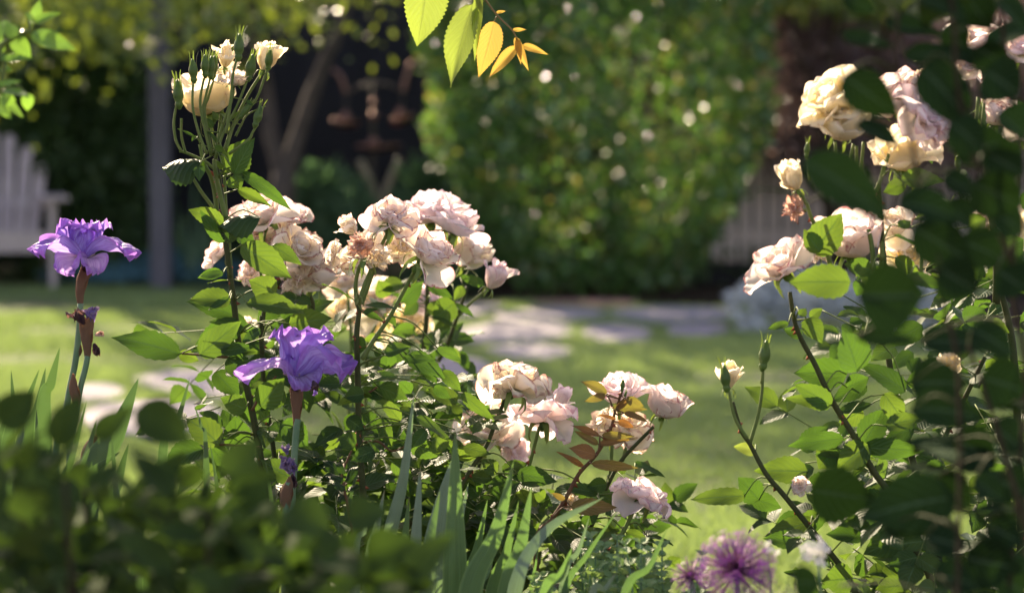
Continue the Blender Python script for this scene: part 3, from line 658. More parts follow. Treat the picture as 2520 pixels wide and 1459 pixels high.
# forked tree
b0 = P(690, 735, 14.6); fk = P(700, 420, 14.6)
def pp(*L, d=14.6): return [P(u, v, d) for u, v in L]
g5 = [(b0[0], b0[1], 0)]
bl = [(*P(u, v, d), rx, ry, rz) for u, v, d, rx, ry, rz in ((170, 0, 13.0, .62, .6, .42), (330, -20, 13.4, .5, .6, .38), (470, 10, 13.0, .50, .6, .30), (600, -40, 13.6, .7, .8, .42), (760, -10, 14.0, .42, .6, .22), (90, -40, 13.4, .6, .6, .5), (350, -420, 13.8, 1.5, 1.5, .8), (850, -330, 14.5, 1.2, 1.2, .7), (300, 90, 13.2, .28, .4, .22), (560, 70, 13.1, .25, .4, .10))]
tree('forked_tree', b0, [([np.array([b0[0], b0[1], -.02]), P(692, 560, 14.6), fk], .085, .075), ([P(697, 440, 14.6), P(668, 330, 14.6), P(650, 190, 14.6), P(560, -120, 14.2), P(420, -330, 14)], .055, .02),
     ([P(700, 440, 14.6), P(745, 300, 14.6), P(800, 150, 14.6), P(850, 40, 14.6), P(930, -260, 14.6)], .06, .02), ([P(655, 200, 14.6), P(500, 30, 13.8), P(330, -40, 13.4), P(140, -60, 13.1)], .022, .008)],
     bl, 4600, .06, 'forked grey tree with sunlit yellow green leaves hanging over the lawn edge', 'tree', m_tree_leaf, seed=5, shell=.0, asp=.7, namp=.8, nscale=2)
# dark evergreen mass behind the chair, twigs of light showing
def shrub(name, blobs, n, size, mat, label, cat='shrub', seed=1, shell=.6, asp=.5, nb=(0, -.3, .5), stems=5, grp=None, namp=.3, nscale=3.0, stemr=.02):
    B = np.array([b[:3] for b in blobs]); c = B.mean(0); t = thing(name, (c[0], c[1], 0), label, cat, grp); g = random.Random(seed)
    for i in range(stems):
        e = blobs[g.randrange(len(blobs))][:3]; m = MB(); s0 = np.array([c[0] + g.uniform(-.12, .12), c[1] + g.uniform(-.08, .08), -.01])
        tube(m, [s0, (s0 + np.array(e)) / 2 + np.array([0, 0, .1 * (e[2])]), np.array(e)], stemr, stemr * .4, 6); m.build('stem', m_stem_w, t)
    cloud('foliage', lumps(blobs, n, seed, shell, nscale, namp), size, mat, t, nb, asp, seed=seed); return t
def B(u, v, d, rx, ry, rz): return (*P(u, v, d), rx, ry, rz)
shrub('evergreen_shrub', [B(190, 260, 16, .52, .45, .5), B(150, 450, 16, .6, .45, .5), B(250, 560, 16, .42, .4, .45), B(60, 330, 16.2, .5, .4, .6), B(120, 90, 16, .6, .5, .5), B(280, 120, 16.1, .3, .3, .5), B(-80, 300, 16.3, .6, .5, .9), B(-250, 350, 16.3, .7, .5, .9)], 30000, .06, m_dark_shrub, 'tall dark evergreen shrub filling the corner behind the lounge chair', seed=11, shell=.5)
shrub('fern_shrub', [B(790, 480, 14.9, .24, .25, .17), B(850, 520, 14.8, .22, .25, .20), B(750, 570, 14.9, .22, .25, .2), B(820, 610, 14.8, .26, .25, .22)], 9000, .05, m_fern, 'soft grey green shrub at the foot of the forked tree, left of the stakes', seed=12, shell=.2, asp=.35, nb=(0, 0, .3))
shrub('fern_shrub', [B(1060, 460, 14.9, .20, .25, .16), B(1110, 520, 14.9, .26, .25, .22), B(1010, 560, 14.8, .22, .25, .2), B(1100, 620, 14.8, .30, .25, .24), B(1160, 470, 15.1, .2, .2, .2)], 10000, .05, m_fern, 'soft grey green shrub between the stakes and the round hedge', seed=13, shell=.2, asp=.35, nb=(0, 0, .3))
# round clipped hedge shrub
def hedge():
    d = 14.7; c = P(1470, 735, d); cx, cy = c[0], c[1]; t = thing('round_hedge', (cx, cy, 0), 'big round clipped hedge shrub with glossy green leaves and glints of sun', 'hedge')
    prof = [(0.0, .42), (.1, .52), (.25, .66), (.5, .82), (.8, .96), (1.1, 1.04), (1.5, 1.05), (1.9, 1.0), (2.3, .78), (2.6, .3)]
    pz = [p[0] for p in prof]; pr = [p[1] for p in prof]
    g = np.random.default_rng(8); n = 64000
    z = .05 + 2.5 * g.random(n); a = g.random(n) * 6.283; rr = np.interp(z, pz, pr)
    bump = np.array([noise.noise(Vector((math.cos(q) * 2.6, math.sin(q) * 2.6, h * 2.6))) + .5 * noise.noise(Vector((math.cos(q) * 7, math.sin(q) * 7, h * 7))) for q, h in zip(a, z)])
    rad = rr * (1 - .34 * g.random(n) ** 1.6) * (1 + .10 * bump)
    pts = np.stack([cx + np.cos(a) * rad, cy + np.sin(a) * rad * .9, z], 1)
    keep = g.random(n) < np.clip(.75 + bump * 1.1, .12, 1) * np.clip(.45 + z * .45, .45, 1) * np.where(np.sin(a) > .1, .22, 1.0); pts = pts[keep]
    cloud('foliage', pts, .052, m_hedge, t, (0, -.2, .3), .6, seed=3, sj=.55)
    gg = random.Random(2)
    for i in range(9):
        m = MB(); q = gg.uniform(0, 6.28); h = gg.uniform(1.2, 2.2); r_ = gg.uniform(.3, .8)
        tube(m, [(cx + math.cos(q) * .08, cy + math.sin(q) * .08, -.01), (cx + math.cos(q) * r_ * .5, cy + math.sin(q) * r_ * .5, h * .5), (cx + math.cos(q) * r_, cy + math.sin(q) * r_, h)], .03, .008, 6); m.build('stem', m_stem_w, t)
    # leafless inner twigs that keep the middle dense
    m = MB()
    for i in range(260):
        h = gg.uniform(.1, 2.3); q = gg.uniform(0, 6.28); r_ = np.interp(h, pz, pr) * gg.uniform(.05, .62); b = np.array([cx + math.cos(q) * r_, cy + math.sin(q) * r_, h])
        tube(m, [b, b + np.array([gg.gauss(0, .12), gg.gauss(0, .12), gg.uniform(.0, .25)])], .008, .004, 4, smooth=0)
    tag(m.build('twigs', m_stem_w, t), kind='stuff')
hedge()
shrub('purple_shrub', [B(1960, 120, 15.0, .36, .4, .5), B(2030, 280, 15.0, .42, .4, .45), B(2160, 120, 15.0, .5, .5, .6), B(2300, 260, 15.1, .5, .5, .6), B(1930, 330, 15.1, .2, .3, .22), B(2100, -60, 15.2, .6, .5, .5), B(1940, -40, 15.2, .4, .4, .4), B(2480, 200, 15.2, .5, .5, .8)], 20000, .05, m_purple, 'dark purple leaved shrub standing over the picket fence', seed=21, shell=.15, nb=(0, 0, .3), namp=.5)
shrub('climbing_shrub', [B(2050, -20, 14.4, .45, .3, .13), B(2200, 20, 14.4, .4, .3, .13), B(1930, -10, 14.4, .2, .2, .12)], 1500, .055, m_tree_leaf, 'loose sunlit sprays of yellow green leaves above the purple shrub', seed=22, shell=.1, stems=3)
shrub('silver_plant', [B(1840, 750, 11.9, .09, .1, .07), B(1880, 720, 12.0, .11, .1, .08), B(1850, 800, 11.8, .07, .1, .04), B(1950, 760, 11.9, .12, .1, .1), B(2060, 740, 12.0, .14, .14, .12), B(2250, 760, 12.0, .2, .15, .13), B(2000, 700, 12.2, .12, .1, .09)], 3800, .04, m_silver, 'low powdery silver blue plant at the end of the path', 'plant', seed=31, shell=.3, asp=.45, stems=3, stemr=.006)
shrub('blue_groundcover', [B(150, 675, 15.5, .12, .25, .045), B(270, 665, 15.5, .25, .3, .07), B(420, 655, 15.5, .30, .3, .10), B(530, 668, 15.4, .18, .3, .07), B(330, 675, 15.2, .4, .25, .05)], 12000, .03, m_blue_gc, 'low blue green carpet plant along the far lawn edge under the post', 'plant', seed=32, shell=.2, asp=.4, stems=3, stemr=.006)
def blades(name, L, d, mat, label, cat, group=None, wpx=20, dj=.1, ground=True):
    b = P(*L[0][0], d); t = thing(name, (b[0], b[1], 0), label, cat, group); g = random.Random(len(L))
    return t
t = thing('strap_leaf_clump', (*P(490, 640, 15.3)[:2], 0), 'upright clump of slim strap leaves right of the slate post', 'plant')
g = random.Random(3)
for i in range(16):
    u = g.uniform(450, 520); b = P(u, 690, 15.3 + g.uniform(-.1, .1)); b[2] = 0; e = P(u + g.uniform(-45, 45), g.uniform(440, 560), 15.3); m = MB()
    leaf_geo(m, b, e, TOCAM + RIGHT * g.uniform(-.6, .6), .035, .2, .03, g.random(), 8, 3, 0, shape=.5); m.build('leaf', m_fern, t)
# low dark bedding plants at the feet of fence and shrubs
def bedding():
    g = np.random.default_rng(5); pts = []
    for _ in range(60):
        c = (g.uniform(-4.2, 3.6), g.uniform(15.4, 16.6), .1); pts.append(lumps([(*c, .35, .3, g.uniform(.15, .4))], 260, int(g.integers(1e6)), .3))
    tag(cloud('undergrowth', np.concatenate(pts), .06, m_dark_shrub, None, (0, 0, .5), .5, seed=2), 'dark low undergrowth along the foot of the fence', 'undergrowth', kind='stuff')
bedding()
# big trees beyond the fence: they shade the lawn and fill the sky glow behind
for k, (x, y, z, r) in enumerate(((-12.5, 21.5, 8.0, 2.7), (-9.2, 21, 8.3, 2.1), (-3.9, 21.5, 8.6, 2.4), (-.6, 21, 8.4, 2.3), (3.2, 21.5, 8.5, 2.3), (-6.4, 22.5, 9.0, 1.7))):
    g = random.Random(k); bb = [(x + g.uniform(-.6, .6) * r, y + g.uniform(-.4, .4) * r, z + g.uniform(-.5, .6) * r, r * .62, r * .6, r * .55) for _ in range(6)]
    tree('boundary_tree', (x, y), [([(x, y, -.02), (x + .1, y, z * .5), (x, y, z)], .14, .06)] + [([(x, y, z * .55), tuple(b[:3])], .05, .02) for b in bb[:4]], bb, (4000, 3200, 1900, 1500, 2100, 1900)[k], .14, 'leafy tree beyond the black fence, one of the row that shades the lawn', 'tree', m_dark_shrub if k % 2 else m_hedge, seed=40 + k, shell=.1, grp='trees beyond the black fence')
# ------------------------------------------------------------------ rose bush A: tall cane with the tight cream cluster
GR = 'rose bushes in the bed'
A = Plant('rose_bush', 640, 1300, 3.5, 'tall leaning rose bush topped by a cream bloom in a tuft of green buds', 'rose bush', GR)
A.cane(0, [(668, 1330), (640, 1120), (620, 1010), (592, 880), (575, 740), (556, 600), (545, 480), (530, 390)], 3.5, .0062, .0035, thorns=26, ground=True, sides=8)
A.cane(2, [(540, 1420), (500, 1260), (460, 1060), (455, 990)], 3.49, .0042, .003, m_cane_young)
A.cane(2, [(470, 1400), (465, 1280), (432, 1120), (380, 1020), (350, 880)], 3.51, .0042, .0028, m_cane_young, 3)
A.cane(2, [(450, 1345), (360, 1225), (275, 1085)], 3.52, .003, .0022, m_cane_young)
A.cane(2, [(540, 1420), (532, 1200), (520, 940)], 3.53, .003, .002, m_cane_young)
A.cane(0, [(575, 760), (566, 640), (560, 540)], 3.54, .0035, .003, m_cane_young)
A.cane(3, [(490, 1400), (480, 1250), (485, 1100)], 3.6, .004, .003, ground=False)
A.cane(0, [(690, 1290), (672, 1100), (650, 960), (645, 830), (655, 745), (690, 690)], 3.64, .0045, .003, thorns=8, ground=True)
A.cane(0, [(720, 1270), (735, 1000), (752, 860), (770, 760), (762, 725)], 3.66, .0045, .003, thorns=6, ground=True)
cr = m_p_cream
A.bloom(470 / 1 * 1.0 - 55, 565, 440, (-.25, .93, .15), 'cup', cr, 3.53, zk=2, stem=[(470, 980), (450, 850), (430, 740)])
A.bloom(540, 240, 200, (.15, 1, .1), 'half', cr, 3.55, zk=2, stem=[(470, 960), (500, 700), (540, 420)], sc=(1.0, 1.0, 1))
A.bloom(600, 410, 190, (.1, .9, .25), 'cup', m_p_white, 3.46, zk=2, stem=[(455, 950), (510, 760), (560, 620), (590, 520)], cal='mid')
A.bloom(835, 250, 235, (.25, 1, .05), 'half', cr, 3.53, zk=2, stem=[(520, 940), (600, 720), (700, 520), (790, 380)], sc=(1.05, 1.05, 1))
for i, (u, v, h, ax, st) in enumerate(((300, 325, 170, (-.05, 1, .1), [(400, 950), (340, 790), (298, 610), (300, 440)]), (388, 290, 160, (0, 1, .1), [(430, 960), (370, 700), (352, 560), (380, 400)]),
        (432, 300, 160, (.05, 1, 0), [(430, 960), (375, 650), (390, 540), (425, 400)]), (452, 300, 165, (.12, 1, .2), [(440, 960), (385, 650), (410, 540), (445, 420)]),
        (635, 150, 190, (.05, 1, 0), [(540, 800), (575, 560), (590, 380), (622, 250)]), (722, 300, 190, (.2, 1, .1), [(460, 980), (520, 800), (620, 600), (700, 400)]),
        (855, 250, 150, (.15, 1, .3), [(555, 810), (640, 680), (760, 550), (835, 350)]), (190, 490, 200, (-.08, 1, 0), [(215, 930), (175, 850), (160, 720), (183, 580)]),
        (778, 660, 160, (.3, 1, 0), [(560, 950), (700, 850), (735, 790), (765, 740)]), (690, 620, 140, (.6, .8, 0), [(540, 930), (590, 760), (640, 680)]))):
    A.bud(u, v, h * 1.18, ax, 3.44 + .012 * (i % 4), 2, st, i)
A.cane(2, [(245, 945), (215, 820), (215, 690)], 3.5, .0022, .0018, m_cane_young, name='flower_stem'); A.cane(2, [(455, 1060), (380, 1000), (245, 940), (200, 930)], 3.5, .0024, .002, m_cane_young, name='flower_stem')
A.cane(2, [(610, 820), (650, 740), (700, 660), (830, 600)], 3.5, .002, .001, m_cane_young, name='flower_stem')
# blush cluster behind
A.bloom(645, 528, 145, (-.15, .9, .4), 'full', m_p_pink, 3.66, stem=[(652, 745), (640, 640)])
A.bloom(712, 530, 115, (.35, .85, .3), 'full', m_p_pink, 3.74, stem=[(690, 690), (712, 610)])
A.bloom(735, 612, 128, (.55, .5, .6), 'blown', m_p_white, 3.62, stem=[(700, 690), (720, 660)])
A.bloom(535, 625, 80, (-.7, .6, .2), 'full', m_p_pink, 3.72, stem=[(570, 700)], cal=None)
A.bloom(655, 605, 125, (-.1, .6, .6), 'cup', m_p_white, 3.72, stem=[(652, 700)])
A.bloom(772, 680, 122, (.3, .75, .4), 'cup', m_p_white, 3.66, stem=[(760, 760)])
A.bloom(728, 690, 80, (-.1, -.3, .8), 'dead', m_p_white, 3.62, cal=None)
A.bloom(620, 670, 70, (-.3, .4, .6), 'blown', m_p_pink, 3.76, cal=None)
A.bloom(610, 800, 42, (0, .8, .4), 'cup', m_p_white, 3.8, cal=None)
A.leaves(2, [(590, 1090, 690, 840, 235, {'arch': .02, 'wave': .01}), (600, 1095, 750, 830, 130), (600, 1095, 655, 1205, 150), (580, 1092, 505, 1085, 70), (650, 1085, 1025, 1368, 100, {'arch': .10}), (620, 1205, 875, 1335, 80, {'fold': .5}),
    (350, 1035, 345, 1150, 75), (525, 1450, 262, 1355, 120, {'arch': .12}), (385, 780, 500, 905, 60, {'nrm': TOCAM * .3 + UP}), (385, 890, 185, 765, 45, {'nrm': UP + TOCAM * .3}), (440, 760, 400, 690, 50), (520, 930, 450, 880, 45), (330, 820, 290, 860, 36), (560, 700, 640, 640, 40), (690, 560, 740, 600, 30), (480, 700, 440, 640, 45), (520, 1060, 470, 990, 40)], 3.46, mats=None)
A.leaf(P(*Z(2, 355, 1010), 3.44), P(*Z(2, 80, 1060), 3.46), .072, [m_leaf_dark, m_cane_young], nrm=UP + TOCAM * .45, curl=.9, arch=.16, fold=-.1, wave=.06)
A.leaf(P(*Z(3, 480, 330), 3.42), P(*Z(3, 140, 400), 3.44), .052, nrm=UP + TOCAM * .7, curl=.7, arch=.12, fold=-.1, mats=[m_leaf_dark, m_cane_young])
A.leaf(P(*Z(3, 300, 480), 3.44), P(*Z(3, 140, 400), 3.44), .03, nrm=TOCAM * -1 + UP * .2, arch=.1, mats=[m_leaf_dark, m_cane_young])
A.leaves(3, [(320, 545, 728, 812, 215), (560, 550, 800, 700, 130, {'d': 3.5}), (290, 430, 440, 545, 130, {'d': 3.56}), (190, 525, 0, 268, 110), (600, 930, 385, 820, 185, {'d': 3.52}), (365, 1005, 842, 1090, 180), (700, 1165, 1042, 1118, 190, {'d': 3.5}),
    (185, 770, -5, 790, 70), (230, 960, 60, 1060, 60), (160, 1380, 430, 1345, 110), (480, 1210, 330, 1310, 90), (560, 1180, 740, 1260, 100), (740, 1200, 940, 1290, 110, {'d': 3.55}), (330, 830, 60, 845, 60, {'nrm': UP, 'd': 3.5}), (420, 640, 320, 610, 90, {'d': 3.6})], 3.45)
A.leaves(0, [(568, 742, 464, 738, 62), (585, 782, 456, 742, 48, {'d': 3.52}), (594, 792, 470, 868, 66), (445, 872, 273, 830, 72, {'arch': .05, 'fold': .1}), (490, 874, 594, 790, 62), (440, 870, 490, 888, 30), (540, 868, 640, 868, 44), (560, 880, 625, 935, 60), (528, 915, 590, 980, 56),
    (605, 1008, 542, 978, 52), (540, 1095, 456, 1028, 78), (580, 1095, 578, 1022, 70), (500, 1105, 402, 1140, 72), (555, 918, 618, 905, 44), (610, 960, 660, 1040, 66), (640, 1000, 700, 930, 62), (700, 960, 640, 1010, 50), (690, 1040, 760, 1100, 64), (770, 840, 830, 900, 60), (520, 1100, 560, 1150, 50),
    (660, 1050, 720, 1080, 60), (720, 1180, 640, 1130, 60), (545, 668, 486, 684, 26)], 3.47)
A.cane(0, [(592, 880), (540, 878), (490, 873), (448, 870)], 3.47, .0022, .0014, m_cane_red, name='leaf_stalk'); A.cane(0, [(640, 1100), (580, 1096), (540, 1094), (500, 1104)], 3.47, .0022, .0014, m_cane_red, name='leaf_stalk')
A.cane(0, [(620, 1010), (650, 960), (680, 925)], 3.47, .0022, .0014, m_cane_red, name='leaf_stalk'); A.cane(0, [(700, 690 + 98), (660, 800), (645, 840)], 3.5, .0022, .0014, m_cane_young, name='leaf_stalk')
A.fill(70, (470, 800, 860, 1350), 3.50, 3.85, (60, 100), seed=1)
A.fill(26, (600, 700, 860, 950), 3.6, 3.9, (55, 85), seed=2)
A.fill(60, (560, 1080, 960, 1400), 3.55, 3.9, (60, 90), seed=3, mats=None)
A.finish()
# ------------------------------------------------------------------ rose bush B: centre cluster with browned edges
Bq = Plant('rose_bush', 893, 1300, 3.42, 'rose bush whose straight cane carries the large browned cluster in the middle of the bed', 'rose bush', GR)
Bq.cane(0, [(900, 1330), (885, 1100), (880, 920), (878, 820), (884, 765), (880, 750)], 3.42, .0055, .0035, thorns=22, ground=True)
Bq.cane(3, [(1240, 1020), (1225, 880), (1248, 740), (1280, 680)], 3.42, .0034, .0026, m_cane_young); Bq.cane(3, [(1250, 1015), (1290, 880), (1350, 730), (1400, 610), (1478, 450)], 3.40, .0034, .0026, m_cane_young, 2)
Bq.cane(3, [(1275, 1010), (1330, 860), (1360, 770), (1390, 650)], 3.42, .0028, .002, m_cane_young); Bq.cane(3, [(1275, 1445), (1370, 1290), (1500, 1100), (1620, 880), (1690, 750)], 3.40, .0036, .0026, m_cane_young, 6)
Bq.bloom(1500, 320, 410, (.15, .80, .55), 'blown', m_p_pink, 3.40, zk=3, off=.12); Bq.bloom(1250, 590, 420, (-.55, .65, .45), 'blown', m_p_white, 3.46, zk=3, sc=(1, 1, .8))
Bq.bloom(1185, 400, 170, (-.5, .85, .1), 'half', m_p_white, 3.50, zk=3, cal=None, sc=(1.3, 1.3, 1)); Bq.bloom(1270, 545, 185, (-.2, .2, .9), 'dead', m_p_dead, 3.38, zk=3, cal=None)
Bq.bloom(1410, 640, 190, (.2, -.2, .8), 'dead', m_p_white, 3.39, zk=3, cal=None); Bq.bloom(1800, 600, 450, (.58, .62, .42), 'full', m_p_pink, 3.41, zk=3); Bq.bloom(1600, 560, 300, (.1, .5, .75), 'blown', m_p_white, 3.47, zk=3, cal=None)
Bq.bloom(1050, 620, 200, (-.85, .2, .3), 'flat', m_p_white, 3.45, zk=3, cal=None)
c1 = calyx_mesh('open')
for (x, y, ax) in ((1285, 690, (.1, 1, .1)), (1490, 440, (.35, 1, .1)), (1705, 735, (.45, 1, .1))):
    place('calyx', c1, axis_frame(P(*Z(3, x, y - 30), 3.385), view_dir(*ax), x, .085), Bq.root)
Bq.leaves(3, [(1225, 990, 960, 850, 50, {'nrm': UP + TOCAM * .25, 'fold': .5}), (1285, 1020, 1612, 1082, 75, {'nrm': UP + TOCAM * .5}), (1280, 1070, 1465, 1165, 55), (1480, 1090, 1545, 1185, 60), (1290, 1080, 1400, 1050, 50), (1450, 1400, 1660, 1345, 130), (1600, 1435, 1850, 1450, 90)], 3.4)
Bq.leaves(5, [(385, 90, 607, 222, 120), (255, 90, 408, 60, 110), (262, 85, 265, 172, 120), (240, 80, 195, 60, 50), (222, 270, 395, 345, 100), (140, 310, 20, 330, 100), (125, 415, 262, 560, 90), (235, 440, 300, 620, 75), (350, 470, 215, 320, 80), (430, 440, 650, 600, 85, {'nrm': UP + TOCAM * .6}), (700, 305, 893, 462, 75), (590, 180, 700, 300, 80),
    (560, 45, 706, 122, 55), (470, 170, 560, 250, 70), (540, 270, 640, 340, 60), (670, 545, 872, 582, 60, {'nrm': UP + TOCAM * .5}), (400, 595, 600, 665, 115), (100, 600, -10, 560, 100), (40, 450, 140, 520, 90), (250, 330, 130, 300, 60), (150, 40, 60, 10, 90), (300, 700, 420, 800, 90), (200, 640, 60, 700, 90), (500, 520, 420, 620, 80), (60, 200, 180, 260, 60)], 3.41)
Bq.cane(5, [(105, 150), (160, 120), (255, 90)], 3.42, .002, .0013, m_cane_young, name='leaf_stalk'); Bq.cane(5, [(110, 320), (170, 300), (215, 270)], 3.42, .002, .0013, m_cane_red, name='leaf_stalk')
Bq.cane(5, [(110, 590), (220, 585), (300, 640), (400, 600)], 3.42, .002, .0013, m_cane_red, name='leaf_stalk')
Bq.leaves(5, [(250, 520, 390, 560, 100), (600, 640, 540, 560, 110, {'d': 3.35})], 3.5)
Bq.fill(120, (800, 880, 1180, 1400), 3.45, 3.85, (60, 100), seed=5); Bq.fill(90, (760, 1100, 1150, 1480), 3.4, 3.8, (60, 95), seed=6)
Bq.finish()
dk = Plant('withered_leaf_sprig', 830, 1180, 3.36, 'crumpled dark grey leaf sprig low between the two middle rose canes', 'leaf sprig'); dk.mats = [m_leaf_dark, m_cane_red]
dk.cane(10, [(960, 1900), (900, 1400), (860, 1200), (930, 1010)], 3.36, .003, .0015, m_cane_red, ground=True)
dk.leaves(10, [(860, 1220, 690, 1080, 90), (870, 1240, 720, 1200, 90), (880, 1180, 800, 1100, 80), (880, 1300, 780, 1250, 90), (900, 1250, 985, 1120, 80), (870, 1330, 840, 1400, 100), (900, 1300, 1000, 1280, 90)], 3.36, curl=.8, fold=.4, arch=.2, wave=.06, nrm=UP + TOCAM * .6)
dk.finish()
# ------------------------------------------------------------------ rose bush C: softly blurred blooms behind
Cq = Plant('rose_bush', 1020, 1200, 4.05, 'softly blurred rose bush behind the browned cluster with blush blooms facing right', 'rose bush', GR)
Cq.cane(0, [(1010, 1150), (1030, 980), (1042, 860), (1050, 780), (1052, 700)], 4.0, .0055, .004, thorns=8, ground=True); Cq.cane(0, [(1035, 940), (1090, 870), (1125, 780), (1150, 705)], 4.05, .0042, .003); Cq.cane(0, [(1125, 780), (1165, 740), (1200, 712)], 4.05, .003, .0024, m_cane_young)
Cq.cane(0, [(860, 1150), (865, 900), (862, 800), (856, 740)], 4.2, .004, .003, m_cane_young, ground=True); Cq.cane(0, [(905, 1150), (900, 950), (905, 850), (925, 800)], 4.2, .004, .003, m_cane_young, ground=True); Cq.cane(0, [(1110, 700), (1140, 640), (1160, 580)], 4.0, .0026, .0022, m_cane_young)
for a in ((1062, 522, 150, (-.05, .9, .35), 'full', m_p_pinkfar, 3.85), (1122, 552, 140, (.35, .9, .2), 'full', m_p_pinkfar, 3.82), (1150, 622, 110, (.5, .7, .4), 'cup', m_p_white, 3.95), (1218, 682, 80, (.45, .8, .2), 'half', m_p_pinkfar, 3.8), (848, 690, 105, (-.2, .7, .6), 'full', m_p_white, 4.2),
          (925, 745, 140, (-.2, .6, .6), 'full', m_p_white, 4.3), (860, 770, 80, (-.3, .5, .6), 'cup', m_p_cream, 4.3), (1005, 790, 120, (.3, .5, .6), 'blown', m_p_cream, 4.35), (950, 800, 100, (.1, .5, .6), 'blown', m_p_cream, 4.4), (1045, 735, 90, (.2, .6, .5), 'flat', m_p_pinkfar, 4.3), (1085, 580, 80, (0, .7, .5), 'cup', m_p_white, 3.95)):
    Cq.bloom(a[0], a[1], a[2], a[3], a[4], a[5], a[6])
Cq.leaves(3, [(1480, 950, 1400, 820, 130), (1600, 850, 1400, 900, 150), (1590, 1000, 1760, 830, 130), (1820, 990, 1900, 1130, 150), (2010, 1000, 1830, 1130, 190), (1800, 860, 1990, 960, 90), (2240, 860, 2030, 780, 80), (1990, 1150, 1830, 1240, 100), (1810, 1110, 2030, 1210, 60, {'nrm': UP + TOCAM * .4}), (2010, 1010, 2170, 1120, 50), (1940, 1380, 1870, 1350, 100), (1700, 1200, 1500, 1240, 120), (1940, 1350, 2040, 1449, 60),
    (1720, 1000, 1600, 1100, 110), (2080, 870, 2000, 980, 80)], 3.95)
Cq.fill(50, (840, 780, 1120, 1200), 3.95, 4.4, (60, 95), seed=8); Cq.fill(12, (960, 690, 1140, 860), 4.0, 4.3, (60, 90), seed=9); Cq.finish()
# ------------------------------------------------------------------ rose bush D: low blooms on leaning stems
D = Plant('rose_bush', 1180, 1290, 3.5, 'low rose bush with the brown rimmed ivory bloom leaning right above the iris blades', 'rose bush', GR)
D.cane(5, [(640, 1100), (680, 900), (730, 790), (800, 680), (850, 600), (900, 470), (962, 320)], 3.46, .0042, .0028, thorns=8, ground=True)
D.cane(5, [(930, 1120), (1020, 900), (1080, 760), (1112, 650), (1150, 500)], 3.55, .0038, .0025, m_cane_young, 5, ground=True); D.cane(5, [(760, 1000), (790, 800), (820, 640)], 3.85, .004, .003, ground=True)
D.bloom(1010, 235, 385, (.22, .95, .10), 'blown', m_p_white, 3.46, zk=5, off=.14); D.bloom(1170, 450, 350, (.05, .92, -.15), 'flat', m_p_pinkfar, 3.56, zk=5, off=.08); D.bloom(1265, 345, 150, (.5, .9, 0), 'half', m_p_pinkfar, 3.58, zk=5, cal=None, sc=(1.1, 1.1, 1))
D.bloom(850, 530, 350, (-.15, .7, .5), 'full', m_p_white, 3.85, zk=5); D.bloom(1010, 640, 200, (.6, .2, .5), 'flat', m_p_pinkfar, 3.86, zk=5, cal=None); D.bloom(940, 290, 150, (-.75, .1, .3), 'half', m_p_white, 3.45, zk=5, cal=None)
D.leaves(5, [(905, 770, 815, 685, 95), (935, 755, 1090, 710, 85), (1020, 772, 1256, 818, 115), (1055, 805, 838, 830, 90), (880, 800, 730, 790, 80), (1490, 890, 1290, 850, 75), (800, 900, 730, 810, 90), (950, 850, 870, 940, 90), (1180, 920, 1110, 860, 80), (780, 940, 700, 1000, 90), (1130, 900, 1230, 960, 80)], 3.5)
D.cane(5, [(740, 790), (830, 775), (905, 768), (1020, 772)], 3.5, .002, .0013, m_cane_young, name='leaf_stalk')
D.fill(70, (1090, 1180, 1500, 1500), 3.5, 3.9, (55, 95), seed=11); D.fill(60, (1040, 1150, 1300, 1480), 3.45, 3.8, (55, 95), seed=12); D.finish()
# ------------------------------------------------------------------ rose bush E: bronze shoot and blooms
E = Plant('rose_bush', 1370, 1290, 3.42, 'rose bush with bronze young leaves on an arching red shoot in front of pale blooms', 'rose bush', GR)
E.cane(5, [(1130, 1200), (1220, 1040), (1300, 920), (1380, 770), (1480, 660), (1560, 520), (1590, 400), (1630, 300)], 3.40, .0045, .0015, m_cane_red, 12, ground=True)
E.cane(5, [(1340, 1215), (1430, 1110), (1490, 980), (1540, 850), (1620, 700), (1710, 600), (1810, 500)], 3.56, .0042, .0026, m_cane, 8, ground=True); E.cane(5, [(1560, 1240), (1640, 1100), (1705, 965)], 3.42, .0032, .0026, m_cane_young, 3, ground=True)
E.cane(5, [(1560, 790), (1570, 600), (1560, 500)], 3.6, .0028, .0024, m_cane_young); E.cane(5, [(1630, 700), (1650, 620)], 3.6, .0028, .0024, m_cane_young)
E.bloom(1620, 300, 310, (-.05, .9, .35), 'full', m_p_pinkfar, 3.62, zk=5); E.bloom(1870, 400, 215, (.30, .85, .3), 'cup', m_p_pink, 3.60, zk=5); E.bloom(1640, 500, 330, (.2, .8, .4), 'blown', m_p_white, 3.64, zk=5); E.bloom(1720, 560, 170, (.3, -.3, .7), 'flat', m_p_white, 3.66, zk=5, cal=None)
E.bloom(1500, 470, 140, (-.7, .5, .3), 'flat', m_p_white, 3.63, zk=5, cal=None); E.bloom(1745, 900, 330, (.42, .85, .12), 'flat', m_p_pinkfar, 3.42, zk=5, off=.1); E.bloom(1330, 930, 90, (-.3, .3, .6), 'flat', m_p_white, 3.5, zk=5, cal=None)
E.bud(1632, 255, 80, (.1, 1, 0), 3.40, 5, [(1610, 340)], 2, m_cane_red); E.bud(1648, 310, 50, (.3, 1, 0), 3.40, 5, [(1610, 370)], 3, m_cane_red)
